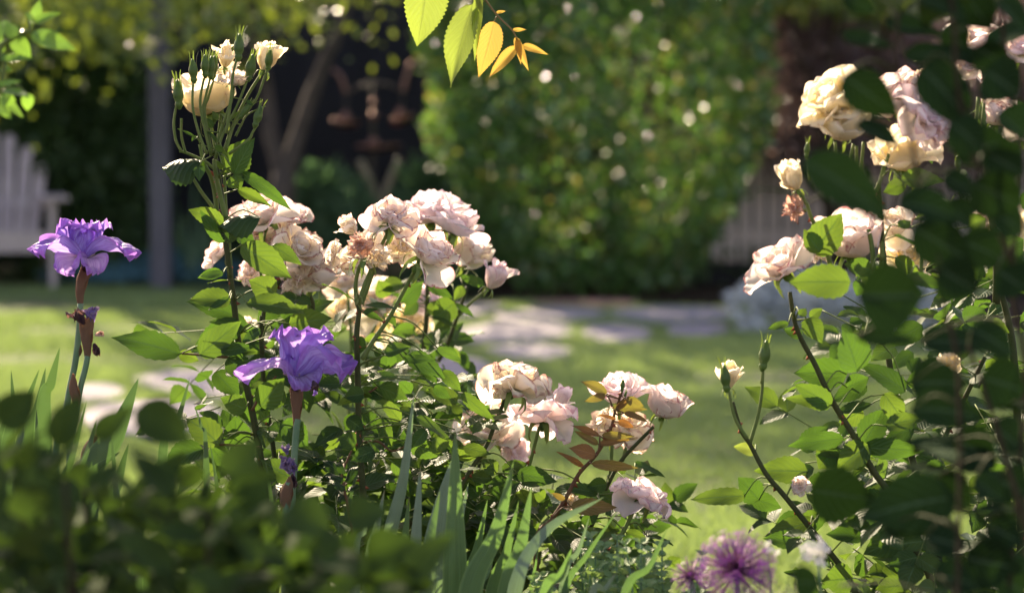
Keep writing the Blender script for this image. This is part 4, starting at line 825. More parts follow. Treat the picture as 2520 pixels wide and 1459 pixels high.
E.leaves(5, [(1540, 310, 1385, 238, 62), (1535, 318, 1408, 355, 46), (1650, 335, 1757, 385, 50), (1570, 392, 1775, 400, 48), (1640, 420, 1777, 472, 45), (1605, 470, 1697, 505, 48), (1590, 455, 1490, 430, 24), (1500, 552, 1330, 490, 42), (1490, 602, 1350, 522, 48), (1510, 548, 1702, 555, 45), (1490, 602, 1672, 575, 48), (1475, 662, 1320, 622, 85), (1412, 735, 1250, 643, 34),
    (1450, 712, 1725, 738, 60), (1330, 960, 1600, 965, 95), (1300, 920, 1220, 880, 34), (1595, 400, 1680, 330, 34)], 3.39, mats=[m_leaf_red, m_cane_red], dj=.02)
for L in ([(1580, 400), (1600, 430), (1640, 420)], [(1490, 650), (1498, 600), (1500, 552)], [(1570, 385), (1560, 350), (1538, 314)], [(1230, 1020), (1280, 970), (1330, 960)]): E.cane(5, L, 3.39, .0016, .001, m_cane_red, name='leaf_stalk')
E.leaves(5, [(1700, 705, 1880, 792, 60, {'nrm': UP + TOCAM * .6}), (1500, 890, 1630, 960, 80), (1650, 1110, 1780, 1150, 60), (1770, 1130, 1925, 1185, 45, {'nrm': UP + TOCAM * .4}), (1480, 1010, 1380, 1060, 70), (1640, 1130, 1700, 1190, 70), (1540, 830, 1420, 850, 80), (1600, 760, 1660, 740, 40)], 3.5)
E.fill(60, (1380, 1210, 1600, 1500), 3.5, 3.85, (50, 85), seed=14); E.finish()
# ------------------------------------------------------------------ rose bush F: the big bush at the right
F_ = Plant('rose_bush', 2150, 1400, 3.35, 'big rose bush with sunlit cream blooms on top and a bud pair leaning left', 'rose bush', GR)
F_.cane(7, [(900, 1600), (830, 1390), (760, 1290), (640, 1140), (520, 990), (420, 870), (345, 730), (300, 660), (258, 520)], 3.3, .0055, .0026, thorns=8, ground=True)
F_.cane(7, [(345, 720), (380, 600), (402, 480), (410, 330)], 3.3, .0028, .002, m_cane_young); F_.cane(7, [(330, 700), (270, 600), (238, 460)], 3.28, .0026, .002, m_cane_young)
F_.cane(7, [(1250, 1500), (1130, 1200), (1050, 1000), (950, 860), (850, 680), (750, 520), (660, 330), (600, 220), (562, 120), (540, -20)], 3.3, .006, .003, thorns=12, ground=True)
F_.cane(6, [(760, 1459), (740, 1300), (700, 1180), (650, 1080), (625, 1000)], 3.22, .004, .0024, m_cane_young, 5); F_.cane(6, [(960, 1500), (950, 1250), (930, 1130)], 3.2, .004, .003, m_cane_young); F_.cane(6, [(960, 1500), (990, 1330), (1000, 1200)], 3.2, .003, .003, m_cane_young)
F_.cane(6, [(1000, 1700), (1010, 1400), (990, 1100), (980, 900)], 3.25, .005, .0035, thorns=6); F_.cane(6, [(1560, 1500), (1560, 1200), (1530, 1050), (1500, 700)], 3.3, .0055, .0035, thorns=5)
F_.cane(7, [(1300, 1500), (1120, 720), (1050, 450), (1000, 150), (960, 20)], 3.4, .006, .004, thorns=6, ground=True); F_.cane(7, [(1650, 1500), (1660, 700), (1640, 280), (1600, 60), (1560, -60)], 3.35, .0065, .0045, thorns=8, ground=True)
F_.cane(7, [(1050, 1300), (1200, 900), (1400, 500), (1500, 300)], 3.5, .005, .003, thorns=6)
F_.bloom(240, 390, 165, (0, 1, .15), 'half', m_p_cream, 3.3, zk=7, sc=(.95, .95, 1), cal='open'); F_.bud(222, 390, 150, (-.1, 1, .1), 3.22, 7, None, 0); F_.bud(418, 275, 170, (.15, 1, 0), 3.3, 7, [(402, 430), (408, 360)], 1)
for a in ((750, 500, 330, (-.55, .6, .5), 'full', cr, 3.12), (800, 620, 250, (.1, .5, .6), 'cup', cr, 3.12), (1060, 450, 290, (-.3, .8, .3), 'full', m_p_pink, 3.2), (1200, 560, 310, (.4, .6, .4), 'flat', m_p_pinkfar, 3.15), (1100, 770, 300, (-.1, .8, .4), 'cup', cr, 3.2), (1240, 640, 180, (.5, .3, .5), 'flat', m_p_pinkfar, 3.15),
          (490, 1310, 310, (-.5, .75, .4), 'full', m_p_pink, 3.2), (840, 1200, 290, (.0, .85, .35), 'cup', m_p_pink, 3.25), (1060, 1120, 220, (-.2, .7, .4), 'full', m_p_white, 3.3), (1120, 1270, 240, (.3, .5, .6), 'blown', cr, 3.3), (1480, 205, 230, (-.3, .7, .4), 'full', m_p_pink, 3.2), (1680, 240, 200, (.0, .7, .5), 'full', m_p_pinkfar, 3.2),
          (1560, 580, 170, (.1, .8, .3), 'cup', m_p_pink, 3.3), (1420, 330, 150, (0, .5, .5), 'flat', m_p_pink, 3.3), (1700, 640, 180, (-.2, .7, .5), 'full', m_p_pink, 3.3), (1590, 1130, 200, (.1, .5, .7), 'cup', cr, 3.4), (1490, 1080, 120, (-.3, .5, .5), 'full', m_p_pink, 3.4), (1190, 400, 130, (.1, .9, .1), 'half', cr, 3.2), (560, 1230, 90, (.2, .9, .2), 'cup', m_p_pink, 3.24), (680, 1260, 90, (0, .8, .4), 'blown', m_p_white, 3.3)):
    F_.bloom(a[0], a[1], a[2], a[3], a[4], a[5], a[6], zk=6)
F_.bloom(555, 875, 170, (-.35, .9, .1), 'half', cr, 3.18, zk=6, stem=[(625, 1010), (600, 960)]); F_.bloom(545, 905, 90, (-.95, .1, .2), 'half', cr, 3.18, zk=6, cal=None); F_.bloom(562, 1025, 110, (-.6, .2, .5), 'dead', m_p_dead, 3.18, zk=6, stem=[(625, 1040)])
for u, v, h in ((628, 730, 90), (935, 390, 60), (1490, 560, 120), (1370, 800, 90)): F_.bud(u, v, h, (rng.uniform(-.2, .2), 1, 0), 3.2, 6, [(u + 10, v + 160), (u + 4, v + 70)], int(u) % 4)
for L in ([(960, 950), (900, 860), (905, 700)], [(965, 950), (1000, 860), (1030, 760)], [(950, 950), (880, 830), (870, 720)], [(955, 960), (985, 900), (1010, 790)], [(900, 950), (835, 850), (855, 710)], [(950, 960), (790, 860), (765, 700)], [(1300, 600), (1330, 690)], [(1460, 660), (1470, 480)], [(1490, 680), (1500, 510)], [(1000, 1280), (1000, 1190)], [(1190, 1350), (1190, 1260)]):
    F_.cane(6, L, 3.18, .0028, .0022, m_cane_young, 0, name='flower_stem')
F_.bloom(1325, 330, 110, (.1, .3, .6), 'flat', cr, 3.3, zk=7, cal=None); F_.bloom(590, 930, 90, (-.5, .1, .5), 'flat', m_p_pink, 3.3, zk=7, cal=None)
F_.leaves(7, [(535, 135, 428, 165, 40), (600, 200, 508, 160, 60), (640, 110, 700, 60, 50), (620, 110, 700, 232, 95), (590, 100, 620, 60, 40), (870, 372, 800, 165, 200, {'d': 3.1}), (822, 383, 558, 378, 135), (745, 540, 560, 432, 100), (920, 442, 740, 522, 100), (725, 547, 515, 500, 70), (780, 570, 962, 528, 62), (905, 722, 1012, 550, 135), (808, 700, 528, 738, 85),
    (770, 742, 680, 850, 125, {'d': 3.36}), (930, 732, 770, 862, 130), (630, 862, 365, 858, 125), (390, 1003, 285, 890, 120), (322, 982, 48, 1000, 100, {'fold': .1}), (350, 990, 500, 1042, 90, {'d': 3.35}), (660, 1105, 410, 1182, 100), (592, 1212, 408, 1190, 85), (912, 1182, 718, 1170, 100), (1080, 1200, 900, 1270, 140), (850, 1385, 695, 1400, 140), (372, 765, 263, 738, 70, {'mats': [m_cherry, m_cane_young]}),
    (1010, 640, 1200, 600, 90), (900, 742, 1210, 760, 95), (1110, 470, 878, 330, 95, {'mats': [m_leaf_dark, m_cane_young]}), (1400, 130, 1500, 60, 110), (1000, 480, 1100, 620, 110), (1150, 650, 1010, 700, 100), (600, 760, 735, 640, 110, {'d': 3.4}), (750, 900, 600, 960, 110, {'d': 3.35}), (1000, 1000, 860, 1010, 100), (960, 1190, 1080, 1240, 100), (1050, 1330, 1180, 1300, 120), (1100, 1420, 960, 1440, 100),
    (1380, 820, 1490, 760, 110), (1300, 830, 1180, 900, 100), (1500, 900, 1600, 830, 110), (820, 450, 930, 400, 90), (900, 560, 780, 620, 100, {'d': 3.4}), (1500, 140, 1620, 180, 80)], 3.3)
F_.leaves(6, [(842, 1392, 532, 1392, 165, {'arch': .02, 'fold': .12, 'd': 3.05}), (655, 1255, 800, 1050, 160), (690, 1245, 610, 1130, 90), (1115, 905, 1000, 950, 80), (1085, 890, 1305, 895, 100), (945, 1330, 808, 1300, 90), (1062, 1270, 1180, 1360, 70), (1130, 1360, 1300, 1425, 70), (890, 1390, 870, 1459, 90), (1060, 1160, 1290, 1290, 60, {'nrm': UP + TOCAM * .4}), (1430, 1120, 1510, 1080, 90), (1600, 1240, 1696, 1180, 120), (1450, 1330, 1300, 1270, 70), (1080, 1120, 1140, 1090, 60)], 3.15)
F_.fill(80, (2000, 760, 2560, 1480), 3.35, 3.75, (60, 105), seed=21); F_.fill(120, (2120, 600, 2620, 1500), 3.4, 3.9, (60, 105), seed=22); F_.fill(60, (1990, 1200, 2560, 1500), 3.2, 3.6, (60, 100), seed=23); F_.fill(25, (2250, 100, 2560, 620), 3.4, 3.8, (60, 90), seed=24)
F_.finish()
g0 = random.Random(5)
# ------------------------------------------------------------------ foreground leafy rose G (dark, out of focus, close to the camera)
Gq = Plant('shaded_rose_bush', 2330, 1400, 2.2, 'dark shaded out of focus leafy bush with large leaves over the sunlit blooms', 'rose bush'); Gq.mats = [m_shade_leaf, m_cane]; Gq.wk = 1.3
Gq.cane(6, [(1380, 2000), (1300, 1500), (1200, 1000), (1120, 600), (1060, 300), (1080, 60)], 2.2, .0026, .0018, mat=m_stem_w, ground=True); Gq.cane(6, [(1700, 2000), (1640, 1400), (1680, 800), (1610, 300), (1570, -100)], 2.3, .003, .002, m_stem_w, ground=True)
Gq.cane(6, [(1640, 1300), (1500, 900), (1380, 500), (1350, 100), (1300, -200)], 2.15, .0034, .002, m_stem_w); Gq.cane(7, [(1750, 1500), (1600, 800), (1500, 480), (1420, 250)], 2.25, .0034, .002, m_stem_w, ground=True)
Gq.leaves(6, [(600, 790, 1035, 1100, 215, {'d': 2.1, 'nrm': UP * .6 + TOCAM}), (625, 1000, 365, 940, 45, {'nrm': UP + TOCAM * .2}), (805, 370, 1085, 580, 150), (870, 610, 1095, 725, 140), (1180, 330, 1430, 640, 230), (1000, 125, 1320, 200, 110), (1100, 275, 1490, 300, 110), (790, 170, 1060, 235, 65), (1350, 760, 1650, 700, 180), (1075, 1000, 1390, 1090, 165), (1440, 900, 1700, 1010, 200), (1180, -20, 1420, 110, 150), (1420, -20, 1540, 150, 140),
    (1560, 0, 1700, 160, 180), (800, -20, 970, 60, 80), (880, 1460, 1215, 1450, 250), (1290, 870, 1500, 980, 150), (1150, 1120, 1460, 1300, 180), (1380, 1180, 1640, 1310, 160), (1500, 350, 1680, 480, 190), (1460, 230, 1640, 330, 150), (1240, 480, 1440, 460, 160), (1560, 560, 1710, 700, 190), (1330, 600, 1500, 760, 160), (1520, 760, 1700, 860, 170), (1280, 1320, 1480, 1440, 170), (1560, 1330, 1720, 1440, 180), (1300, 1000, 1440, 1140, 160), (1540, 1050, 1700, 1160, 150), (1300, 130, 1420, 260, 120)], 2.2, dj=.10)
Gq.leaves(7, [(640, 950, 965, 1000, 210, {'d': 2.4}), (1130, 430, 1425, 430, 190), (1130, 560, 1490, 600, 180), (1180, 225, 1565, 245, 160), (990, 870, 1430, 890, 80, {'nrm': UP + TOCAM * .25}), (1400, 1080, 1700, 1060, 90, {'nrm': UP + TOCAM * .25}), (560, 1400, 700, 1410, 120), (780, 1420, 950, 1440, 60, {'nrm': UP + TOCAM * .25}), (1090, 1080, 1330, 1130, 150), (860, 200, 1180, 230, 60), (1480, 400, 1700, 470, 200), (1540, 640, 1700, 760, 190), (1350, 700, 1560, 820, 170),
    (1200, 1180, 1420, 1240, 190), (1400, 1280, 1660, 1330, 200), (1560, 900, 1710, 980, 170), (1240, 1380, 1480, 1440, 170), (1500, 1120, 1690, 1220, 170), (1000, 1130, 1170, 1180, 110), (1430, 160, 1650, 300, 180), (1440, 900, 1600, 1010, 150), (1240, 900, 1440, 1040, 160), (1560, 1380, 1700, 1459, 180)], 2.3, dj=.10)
Gq.fill(9, (2440, -60, 2640, 1500), 2.15, 2.8, (110, 170), seed=31, test=lambda u, v: u > 2330 + 70 * math.sin(v * .006) and (v > 420 or u > 2500 or g0.random() < .25)); Gq.fill(10, (2330, 1120, 2620, 1600), 2.15, 2.6, (110, 170), seed=32); Gq.fill(8, (2300, -60, 2540, 120), 2.2, 2.6, (90, 140), seed=33); Gq.finish()
# ------------------------------------------------------------------ foreground shrub H, bottom left
top = [(-60, 1040), (60, 1045), (160, 1080), (250, 1120), (330, 1110), (400, 1110), (450, 1100), (520, 1160), (600, 1190), (660, 1200), (740, 1255), (850, 1275), (940, 1305), (1010, 1325), (1050, 1420), (1070, 1530)]
def h_top(u): return float(np.interp(u, [a[0] for a in top], [a[1] for a in top]))
H = Plant('evergreen_leaf_shrub', 420, 1400, 2.15, 'low dark green shrub, out of focus, in front of the tall irises', 'shrub'); H.mats = [m_h_leaf, m_stem_w]
g = random.Random(77)
for i in range(16):
    u = g.uniform(-40, 1000); H.cane(0, [(u * .6 + 160, 2600), (u * .8 + 80, 1900), (u, h_top(u) + 100)], g.uniform(1.9, 2.4), .004, .002, m_stem_w, ground=True, name='stem')
big = [(330, 1010, 470, 1090, 110), (560, 1180, 640, 1080, 90), (660, 1190, 560, 1250, 110), (230, 1080, 330, 1000, 60), (0, 1050, 90, 960, 90), (140, 1100, 200, 970, 80), (400, 1170, 330, 1280, 90), (850, 1280, 960, 1260, 110), (900, 1380, 1030, 1330, 110), (700, 1260, 820, 1310, 110), (500, 1330, 620, 1280, 120), (560, 1210, 690, 1170, 90), (760, 1400, 880, 1350, 120)]
H.leaves(0, big, 2.1, dj=.06, stalk=False, serr=0)
H.leaves(0, [(120, 1260, 180, 1340, 55), (400, 1130, 300, 1040 + 60, 30), (600, 1290, 560, 1240, 40)], 1.95, nrm=UP + TOCAM * .3, stalk=False, serr=0, dj=.02)
k = 0
while k < 760:
    u = g.uniform(-80, 1080); v = h_top(u) + 95 + 500 * g.random() ** 1.1; d = g.uniform(1.95, 2.55)
    b = P(u, v, d); a = g.uniform(0, 6.28); dr = nz(RIGHT * math.cos(a) + np.array([0, math.sin(a), 0]) + UP * g.gauss(.5, .5)); L = g.uniform(.034, .058)
    if v - L * .5 * FPX / d < h_top(u) - 30 and g.random() < .8: continue
    up = nz(np.array([g.gauss(0, .6), -.2 + g.gauss(0, .6), .8])); H.leaf(b, b + dr * L, L * g.uniform(.42, .66), part=False, nrm=up, stalk=False, hi=False); k += 1
H.finish()
# ------------------------------------------------------------------ iris
def ipetal(mat, phi, L, ab, am, cu, wd, wrap, ruf, rf, seed, **k):
    mb = MB(); petal(mb, phi, L, ab, am, cu, wd, wrap, ruf, rf, seed, nu=23, nv=20, **k); return mb.mesh('iris_petal', [mat])
def iris_flower(pl, u, v, d, W, falls, stands, lean=(0, 1, 0), spin=0.0):
    w = W / FPX * d; o = P(u, v, d); a = view_dir(*lean); M = axis_frame(o, a, 0, w)
    mb = MB(); I = Matrix.Identity(4)
    lathe(mb, [(.035, -.16), (.05, -.10), (.06, -.03), (.055, .03), (.03, .06)], I, 12, 0)
    b = place('bloom', mb.mesh('flower_tube', [m_iris_dead]), M, pl.root)
    xw = np.array([M[0][0], M[1][0], M[2][0]]) / w; yw = np.array([M[0][1], M[1][1], M[2][1]]) / w
    def az(r, t): q = RIGHT * r + TOCAM * t; return math.atan2(q @ yw, q @ xw)
    for i, (r, t, L, ab, am, cu, wd, ruf, mat) in enumerate(falls):
        me = ipetal(mat, az(r, t), L, ab, am, cu, wd, .35, ruf, 13, i * 1.7 + W * .01, r0=.03, z0=.02, notch=0)
        c = link(bpy.data.objects.new('fall', me)); c.parent = b
    for i, (r, t, L, ab, am, cu, wd, ruf, mat) in enumerate(stands):
        me = ipetal(mat, az(r, t), L, ab, am, cu, wd, .55, ruf, 15, i * 2.3 + 4 + W * .01, r0=.02, z0=.03, notch=0)
        c = link(bpy.data.objects.new('standard', me)); c.parent = b
    for i, (r, t, *_) in enumerate(falls[:3]):
        q = az(r, t); m2 = MB(); tube(m2, [(.03 * math.cos(q), .03 * math.sin(q), .04), (.14 * math.cos(q), .14 * math.sin(q), .085)], .012, .008, 6); c = link(bpy.data.objects.new('beard', m2.mesh('beard', [m_beard]))); c.parent = b
    return b
def spathe(pl, zk, pts, d, r, mat=None, name='spathe', n=2, open_=False):
    for k in range(n):
        L = [P(*Z(zk, x, y), d + .004 * k) for x, y in pts]; mb = MB(); c = crom(L, 6); m = len(c); V = []; F = []; C = []
        for i, p in enumerate(c):
            v = i / (m - 1); rr = r * ((.32 + .68 * v ** .9) if open_ else (.38 + .62 * math.sin(min(1, v * 1.1) * math.pi * .62)) * (1 - v ** 3 * .85) * .85)
            for j in range(9):
                a = 2 * math.pi * j / 8 + k * 2; V.append(p + rr * (RIGHT * math.cos(a) * (1 + .16 * math.sin(v * 9 + j * 2 + k)) + TOCAM * math.sin(a) * .7 + UP * (.5 * math.sin(j * 2.1 + k) if i == m - 1 else 0))); C.append((j / 8, v, .3 + .5 * k))
        for i in range(m - 1):
            for j in range(8): q = i * 9 + j; F.append((q, q + 1, q + 10, q + 9))
        mb.add(V, F, C); mb.build(name, mat or m_papery, pl.root)
def blade(pl, zk, b, t, w, d, mat=None, bend=0.0, dj=0.0, part='leaf', tilt=0.0, ext=True, tp=.28):
    """sword leaf; drawn from its base (or the ground below it) to its tip"""
    sc = ZM[zk][2]; B0 = P(*Z(zk, *b), d); T = P(*Z(zk, *t), d + dj); dr = T - B0; side = nz(np.cross(nz(dr), TOCAM + RIGHT * tilt)); wm = w * 1.45 * sc / FPX * d
    foot = np.array([B0[0] - dr[0] * .25, B0[1], 0.0])
    pts = [foot, B0 * .5 + foot * .5 + (B0 - foot) * .0, B0, B0 + dr * .5 + side * bend * np.linalg.norm(dr), T]; c = crom(pts, 7); m = len(c); V = []; F = []; C = []
    ln = np.cumsum([0] + [np.linalg.norm(c[i + 1] - c[i]) for i in range(m - 1)]); ln /= ln[-1]; r = rng.random()
    for i, p in enumerate(c):
        v = ln[i]; tt = nz(c[min(i + 1, m - 1)] - c[max(0, i - 1)]); s_ = nz(np.cross(tt, TOCAM + RIGHT * (tilt + .25 * math.sin(v * 2 + r * 6)))); nn = np.cross(s_, tt)
        ww = wm * .5 * min(1, (1 - v) / tp + .001) ** .75 * (.72 + .28 * min(1, v * 2.2))
        for j, u in enumerate((-1, -.5, 0, .5, 1)): V.append(p + s_ * ww * u + nn * ww * (.10 if abs(u) == 1 else .2 if u == 0 else .17) * (1)); C.append(((u + 1) / 2, v, r))
    for i in range(m - 1):
        for j in range(4): q = i * 5 + j; F.append((q, q + 1, q + 6, q + 5))
    mb = MB(); mb.add(V, F, C); mb.build(part, mat or m_iris_leaf, pl.root)
GI = 'bearded irises in the bed'
I1 = Plant('iris_plant', 170, 1050, 3.5, 'tall iris with one open violet ruffled bloom in front of the lounge chair', 'iris', GI); pl_ = m_iris_pl; vi = m_iris
I1.cane(9, [(150, 1600), (190, 1400), (235, 1150), (275, 950), (298, 740), (305, 600)], 3.5, .0052, .0045, m_istem, ground=True, name='stem', sides=9)
spathe(I1, 9, [(304, 610), (300, 540), (320, 450), (345, 385)], 3.5, .0105, open_=True); spathe(I1, 9, [(285, 940), (292, 900), (300, 850)], 3.5, .007)
iris_flower(I1, *Z(9, 335, 330), 3.5, 186, [(-1, .15, .66, 58, 84, 60, .38, .095, vi), (1, .25, .74, 50, 92, 52, .38, .095, vi), (-.55, .85, .42, 80, 135, 30, .26, .08, pl_), (.5, .85, .42, 80, 130, 35, .25, .08, pl_)],
    [(-.7, .3, .54, 62, 22, 60, .40, .09, vi), (.65, .35, .54, 58, 18, 65, .40, .09, vi), (0, .9, .46, 50, 20, 45, .42, .08, vi), (0, -1, .52, 35, 0, 30, .40, .08, vi)])
I2 = Plant('iris_plant', 175, 1060, 3.47, 'iris stalk carrying withered brown and dark purple blooms, beside the tall open iris', 'iris', GI)
I2.cane(9, [(235, 1650), (258, 1400), (300, 1150), (335, 1010), (350, 930)], 3.46, .0052, .0042, m_istem, ground=True, name='stem', sides=9)
spathe(I2, 9, [(350, 940), (345, 870), (345, 780), (335, 700)], 3.46, .0110, m_papery, open_=True); spathe(I2, 9, [(270, 1270), (275, 1200), (262, 1120), (258, 1040)], 3.45, .0095)
def rag(pl, zk, c, r, d, mat, seed, n=7, dirn=(0, 1, .2), name='withered_petal', sq=.5):
    mb = MB(); g = random.Random(seed); px = r * ZM[zk][2] / FPX * d
    for i in range(n): petal(mb, i * 2.4 + seed, 1.0 * g.uniform(.7, 1.1), g.uniform(0, 30), g.uniform(-20, 40), g.uniform(-40, 110), .30, .9, .20, 7, g.random() * 9, nu=11, nv=12, notch=0)
    place(name, mb.mesh('withered_petal', [mat]), axis_frame(P(*Z(zk, *c), d), view_dir(*dirn), seed, px), pl.root)
rag(I2, 9, (330, 730), 120, 3.45, m_iris_dead, 3, 6, (-.6, .9, .1)); rag(I2, 9, (365, 740), 115, 3.46, m_iris_dead2, 5, 4, (.15, 1, 0)); rag(I2, 9, (390, 850), 95, 3.46, m_iris_dead, 8, 5, (.35, -1, .1)); rag(I2, 9, (395, 800), 55, 3.45, m_p_dead, 2, 5, (.8, .3, .2))
spathe(I2, 4, [(380, 870), (400, 800), (430, 750), (450, 720)], 3.5, .010); spathe(I2, 4, [(255, 1000), (265, 950), (275, 920)], 3.5, .008)
I3 = Plant('iris_plant', 735, 1290, 3.36, 'iris with a wide violet bloom standing in front of the rose leaves', 'iris', GI)
I3.cane(10, [(470, 1750), (495, 1400), (510, 1100), (528, 850), (540, 780)], 3.36, .0050, .0048, m_istem, ground=True, name='stem', sides=9)
spathe(I3, 10, [(522, 860), (528, 760), (532, 660), (522, 560)], 3.36, .0092, open_=True)
iris_flower(I3, *Z(10, 525, 505), 3.36, 228, [(-1, .3, .66, 42, 96, 50, .27, .07, pl_), (1, .3, .60, 62, 84, 40, .40, .095, vi), (.35, .9, .36, 70, 110, 60, .28, .08, vi)],
    [(-.35, .55, .54, 42, 12, 40, .44, .085, vi), (.85, -.1, .62, 54, 22, 30, .34, .085, vi), (-.2, -.9, .55, 25, 0, 25, .42, .085, vi), (.35, .9, .30, 30, 5, 50, .34, .09, vi)], spin=.4)
rag(I3, 10, (650, 500), 90, 3.31, m_iris_dead, 4, 6, (.3, -.6, .4)); rag(I3, 10, (660, 560), 50, 3.36, m_iris, 6, 3, (.2, -1, 0))
I4 = Plant('iris_plant', 700, 1330, 3.3, 'short iris stalk with a shrivelled blue violet bloom below the wide open one', 'iris', GI)
I4.cane(10, [(440, 1900), (440, 1600), (450, 1420), (470, 1240)], 3.3, .0055, .0045, m_istem, ground=True, name='stem'); spathe(I4, 10, [(440, 1460), (455, 1330), (480, 1200)], 3.3, .012, m_papery)
rag(I4, 10, (480, 1180), 150, 3.3, m_iris_dead2, 7, 8, (-.05, .8, .3)); rag(I4, 10, (490, 1160), 120, 3.29, m_iris_dead2, 9, 6, (.2, .3, .5)); rag(I4, 10, (460, 1040), 85, 3.3, m_iris_dead2, 11, 5, (0, 1, .1)); rag(I4, 10, (500, 1180), 110, 3.31, m_iris_dead, 13, 4, (.2, -1, .1))
I5 = Plant('iris_leaf_fan', 1130, 1400, 3.2, 'fan of broad upright iris leaves at the bottom centre of the bed', 'iris leaves', 'iris leaf fans')
for b, t_, w, mat, bend, d in (((660, 1500), (665, 520), 105, m_iris_leaf, 0, 3.12), ((740, 1500), (1003, 695), 92, m_iris_leaf, .04, 3.08), ((520, 1500), (662, 650), 120, m_iris_pale, -.03, 3.2), ((960, 1500), (1106, 845), 85, m_iris_leaf, .02, 3.1), ((870, 1500), (1032, 925), 70, m_iris_leaf, .02, 3.2), ((260, 1300), (428, 305), 58, m_iris_pale, .02, 3.25),
        ((420, 1500), (466, 718), 72, m_iris_pale, 0, 3.2), ((170, 1300), (258, 858), 62, m_iris_pale, 0, 3.2), ((90, 1250), (168, 930), 50, m_iris_pale, .05, 3.2), ((410, 1500), (577, 868), 80, m_iris_leaf, .03, 3.05), ((700, 1500), (852, 918), 62, m_iris_leaf, .02, 3.25), ((600, 1500), (742, 820), 50, m_iris_pale, .0, 3.3), ((340, 1500), (400, 900), 60, m_iris_leaf, 0, 3.25), ((800, 1500), (905, 1170), 60, m_iris_leaf, 0, 3.15)):
    blade(I5, 5, b, t_, w, d, mat, bend, tilt=rng.uniform(-.4, .4))
blade(I5, 5, (1000, 1500), (1527, 903), 66, 3.05, m_iris_pale, -.16, tilt=-.5)
I6 = Plant('iris_leaf_fan', 1440, 1459, 3.1, 'sparse dark iris leaves leaning right among the catmint', 'iris leaves', 'iris leaf fans')
for b, t_, w, mat, bend, d in (((1180, 1500), (1340, 1195), 100, m_iris_leaf, .05, 3.0), ((1290, 1500), (1605, 978), 34, m_iris_leaf, -.03, 3.1), ((1290, 1400), (1440, 1020), 44, m_iris_pale, .03, 3.1), ((1640, 1500), (1888, 1088), 52, m_iris_leaf, .05, 3.0), ((1450, 1520), (1602, 1330), 70, m_iris_pale, .03, 2.9), ((1100, 1500), (1160, 1080), 22, m_iris_leaf, 0, 3.2)): blade(I6, 5, b, t_, w, d, mat, bend, tilt=rng.uniform(-.4, .4))
I7 = Plant('iris_leaf_fan', 160, 1250, 3.3, 'fan of dark iris leaves around the tall iris stalks at the left', 'iris leaves', 'iris leaf fans')
for b, t_, w in (((50, 760), (52, 418), 28), ((30, 800), (184, 414), 34), ((120, 800), (213, 408), 42), ((200, 640), (279, 314), 52), ((400, 980), (646, 458), 66), ((760, 800), (884, 458), 26), ((-30, 900), (30, 620), 40), ((300, 1000), (560, 800), 44), ((960, 800), (905, 578), 20), ((20, 1050), (140, 900), 40), ((-40, 800), (-10, 480), 44), ((80, 900), (120, 520), 36), ((330, 1000), (450, 650), 40), ((150, 950), (170, 600), 30), ((520, 1100), (600, 760), 44), ((560, 1200), (520, 700), 26), ((170, 1100), (300, 880), 36), ((240, 1100), (405, 560), 20), ((640, 1200), (735, 840), 36), ((700, 1300), (890, 1060), 40), ((90, 1200), (250, 1010), 34), ((440, 1100), (560, 1060), 30),
        ((1020, 1200), (980, 760), 18), ((1270, 1200), (1235, 830), 16), ((1600, 1250), (1680, 830), 14)): blade(I7, 4, b, t_, w * 1.2, 3.35 + rng.uniform(-.1, .1), m_iris_dark, rng.uniform(-.03, .04), tilt=rng.uniform(-.5, .5), tp=.17)
# ------------------------------------------------------------------ catmint
def crenate(pl, b, t, w, **k): pl.leaf(b, t, w, part=False, stalk=False, rows=14, cols=5, serr=.16, shape=.62, mats=None, wave=.04, **k)
for i, (u0, u1, v0, n, d, lab) in enumerate(((1420, 1560, 1330, 15, 3.2, 'soft scalloped leaf catmint at the bottom edge beside the leaning iris leaves'), (1570, 1730, 1350, 12, 3.15, 'catmint clump with scalloped leaves just left of the purple globe flower'), (1290, 1440, 1400, 8, 3.2, 'small catmint clump half hidden between iris leaves'))):
    M_ = Plant('catmint_plant', (u0 + u1) / 2, 1500, d, lab, 'catmint', 'catmint clumps'); M_.mats = [m_mint, m_istem]; g = random.Random(90 + i)
    for s_ in range(n):
        u = g.uniform(u0, u1); vt = v0 + g.uniform(-20, 110); dd = d + g.uniform(-.1, .15); b = P((u0 + u1) / 2 + (u - (u0 + u1) / 2) * .5, 1650, dd); e = P(u, vt, dd); M_.mass = MB()
        c = tube(M_.mass, [b, (b + e) / 2 + np.array([g.gauss(0, .008), 0, 0]), e], .0018, .001, 6, 1)
        for q in range(9):
            p = b + (e - b) * (.35 + .65 * q / 8); a = q * 1.57 + g.uniform(-.3, .3); L = .024 * (1.15 - .08 * q) * g.uniform(.8, 1.2)
            for sg in (0, math.pi):
                dr = nz(np.array([math.cos(a + sg), math.sin(a + sg), .55 + g.uniform(-.3, .3)])); crenate(M_, p, p + dr * L, L * .85, nrm=np.array([0, -.4, 1.0]) + dr * -.3)
        M_.mass.build('sprig', M_.mats, M_.root); M_.mass = MB()
